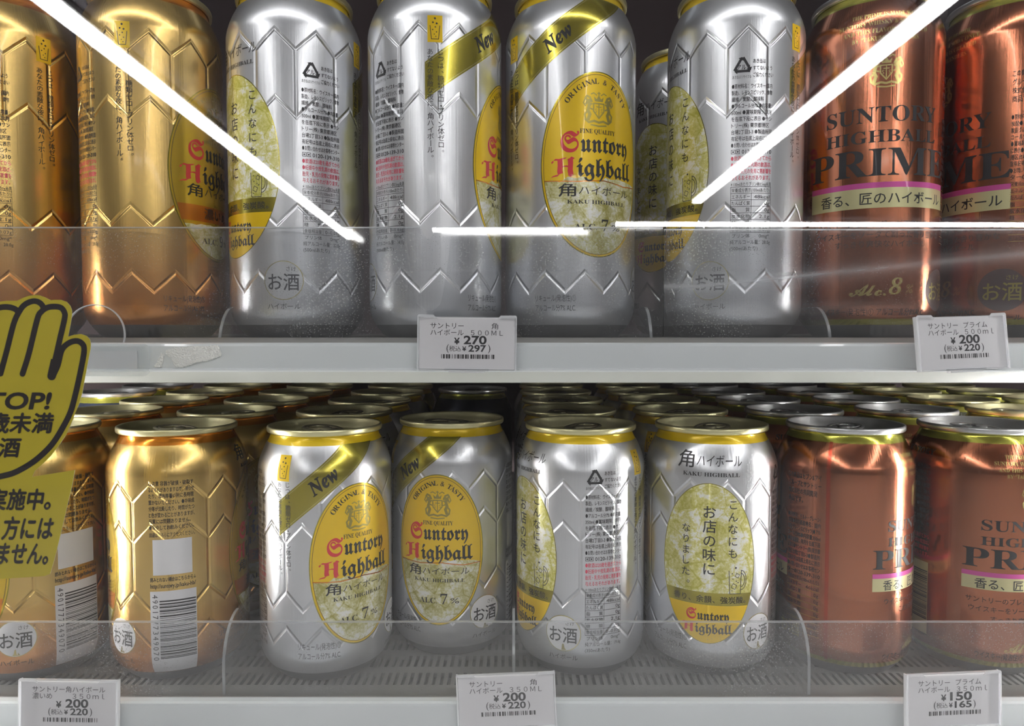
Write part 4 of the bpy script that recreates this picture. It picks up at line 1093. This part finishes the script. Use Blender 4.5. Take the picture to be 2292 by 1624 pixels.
def arc_pts(P, sub=5):           # smooth a polyline (Catmull-Rom)
    out = []; Q = [P[0]] + list(P) + [P[-1]]
    for i in range(1, len(Q) - 2):
        for k in range(sub):
            t = k / sub; a, b, c, d = Q[i - 1], Q[i], Q[i + 1], Q[i + 2]
            out.append(tuple(.5 * (2 * b[j] + (c[j] - a[j]) * t + (2 * a[j] - 5 * b[j] + 4 * c[j] - d[j]) * t * t + (3 * b[j] - a[j] - 3 * c[j] + d[j]) * t ** 3) for j in (0, 1)))
    out.append(P[-1]); return out
def stroke(P, t, e, caps=(1, 1)):
    P = arc_pts([z5(*p) for p in P]); vs = []; m = len(P)
    for i, (x, y) in enumerate(P):
        a = P[max(0, i - 1)]; b = P[min(m - 1, i + 1)]; L = math.hypot(b[0] - a[0], b[1] - a[1]); dx, dy = (b[0] - a[0]) / L * t / 2, (b[1] - a[1]) / L * t / 2
        vs += [(x - dy, y + dx), (x + dy, y - dx)]
    F.raw(vs, [(2 * i, 2 * i + 1, 2 * i + 3, 2 * i + 2) for i in range(m - 1)], 'sticker_black', e)
    for k, c in zip((0, -1), caps):
        if c: F.ell(P[k][0], P[k][1], t / 2, t / 2, 'sticker_black', e + .004, 20)
stroke([(5, 760), (60, 560), (120, 330), (165, 230), (215, 165), (290, 133), (350, 150), (390, 205)], TK, .03, (1, 0))
stroke([(-230, 760), (-150, 420), (-110, 300), (-60, 215), (10, 187), (80, 185), (140, 205), (160, 235)], TK, .05, (1, 0))
stroke([(195, 762), (250, 590), (325, 290), (360, 225), (410, 190), (470, 180), (530, 190), (562, 235), (560, 290), (520, 460), (478, 640), (440, 785)], TK, .07)
stroke([(455, 785), (500, 690), (535, 560), (590, 500), (660, 477), (712, 500), (730, 560), (700, 730), (655, 930), (610, 1090), (540, 1230), (450, 1370), (340, 1480), (230, 1560), (100, 1625), (-50, 1660)], TK, .09, (1, 0))
stroke([(448, 780), (480, 640)], TK * 1.5, .11, (1, 0))
mmx = lambda p: p / 1591 * DS
def stx(t, xr, yt, yb, w_, italic=.22, bold=.03):
    x1, zt_ = sp(xr - 1146, yt); _, zb_ = sp(xr - 1146, yb)
    F.text(t, x1, (zt_ + zb_) / 2, 0, 'sticker_black', .14, h=zt_ - zb_, w=mmx(w_), align='r', shear=italic, bold=bold, res=4)
stx('STOP!', 114, 878, 917, 174)
stx('歳未満', 118, 925, 969, 143, .18, .032); stx('酒', 44, 981, 1023, 46, .18, .032)
stx('実施中。', 114, 1095, 1141, 138, .18, .034); stx('方には', 118, 1157, 1208, 112, .18, .034); stx('ません。', 108, 1217, 1263, 114, .18, .034)
mb = MB(); flat_to_mb(F, mb, 0.0); mb.build('printed_marks', st)

# ------------------------------------------------------------------ cooler interior and lamps
def struct(name, x0, x1, y0, y1, z0, z1, mat):
    mb = MB(); mb.box(x0, x1, y0, y1, z0, z1, mat); o = mb.build(name); tag(o, kind='structure'); return o
struct('wall_cooler_back', -.60, .60, .90, .95, .3, 2.3, 'dark_liner')
struct('wall_cooler_left', -.60, -.55, .30, .90, .3, 2.3, 'dark_liner')
struct('wall_cooler_right', .55, .60, .30, .90, .3, 2.3, 'dark_liner')
struct('trim_1', -.60, -.43, .24, .30, .3, 2.3, 'white_paint')
struct('trim_2', .43, .60, .24, .30, .3, 2.3, 'white_paint')
for sx, nm in ((-1, 'left'), (1, 'right')):
    o = empty('led_strip', (sx * .40, .285, 0.52), (0, 0, sx * math.radians(-25)))
    mb = MB(); mb.box(-.016, .016, -.004, .004, 0, .90, 'frame_metal'); mb.build('strip_housing', o)
    mb = MB(); mb.box(-.010, .010, .004, .010, .01, .89, 'strip_glow'); mb.build('strip_diffuser', o)
    tag(o, 'upright white light strip inside the cooler behind the %s door post' % nm, 'lamp', 'cooler light strips')
# ------------------------------------------------------------------ the shop behind the camera
struct('floor', -6, 6, -11, .30, -.05, 0, 'shop_floor')
struct('ceiling', -6, 6, -11, 1.0, 2.76, 2.82, 'ceiling_board')
struct('wall_far', -6, 6, -11.1, -11, 0, 2.8, 'shop_wall')
struct('wall_left', -6.1, -6, -11, 1.0, 0, 2.8, 'shop_wall')
struct('wall_right', 6, 6.1, -11, 1.0, 0, 2.8, 'shop_wall')
struct('wall_front_left', -6, -.60, .26, .34, 0, 2.8, 'white_paint')
struct('wall_front_right', .60, 6, .26, .34, 0, 2.8, 'white_paint')
struct('wall_front_base', -.60, .60, .26, .34, 0, .60, 'white_paint')
struct('wall_front_top', -.60, .60, .26, .34, 2.24, 2.8, 'white_paint')
def tube(x0, x1, y0, y1, label_txt):
    o = empty('ceiling_tube', ((x0 + x1) / 2, (y0 + y1) / 2, 2.76)); a, b = (x1 - x0) / 2, (y1 - y0) / 2
    mb = MB(); mb.box(-a - .01, a + .01, -b - .01, b + .01, -.02, 0, 'white_paint'); mb.build('tube_housing', o)
    mb = MB(); mb.box(-a, a, -b, b, -.05, -.02, 'tube_glow'); mb.build('tube_diffuser', o)
    tag(o, label_txt, 'ceiling lamp', 'ceiling lamps of the shop')
HZ = 1.36                        # lamp height above the eye
def ydm(px_y): return 2 * DG * MM - 1591 * HZ / (803 - px_y)
yA = ydm(537); xA = -345 / 266 * HZ
tube(xA - .038, xA + .038, yA, -1.0, 'long ceiling lamp on the left running away from the cooler')
yB = ydm(455); xB = 430 / 348 * HZ
tube(xB - .038, xB + .038, yB, -0.9, 'long ceiling lamp on the right running away from the cooler')
yC = ydm(519); dC = .5 - yC
tube((985 - 1146) / 1591 * dC, (1320 - 1146) / 1591 * dC, yC - .042, yC + .042, 'short crosswise ceiling lamp in the middle')
yD = ydm(505); dD = .5 - yD
for i, (a, b) in enumerate(((1395, 1826), (1832, 2246), (2252, 2660))):
    tube((a - 1146) / 1591 * dD, (b - 1146) / 1591 * dD, yD - .042, yD + .042, '%s crosswise ceiling lamp of the right-hand row' % ('first', 'second', 'third')[i])

tube(-2.2, 2.2, -.68, -.645, 'added unseen crosswise ceiling lamp just in front of the cooler')  # unseen lamp added to brighten the floor, rails and lower cans
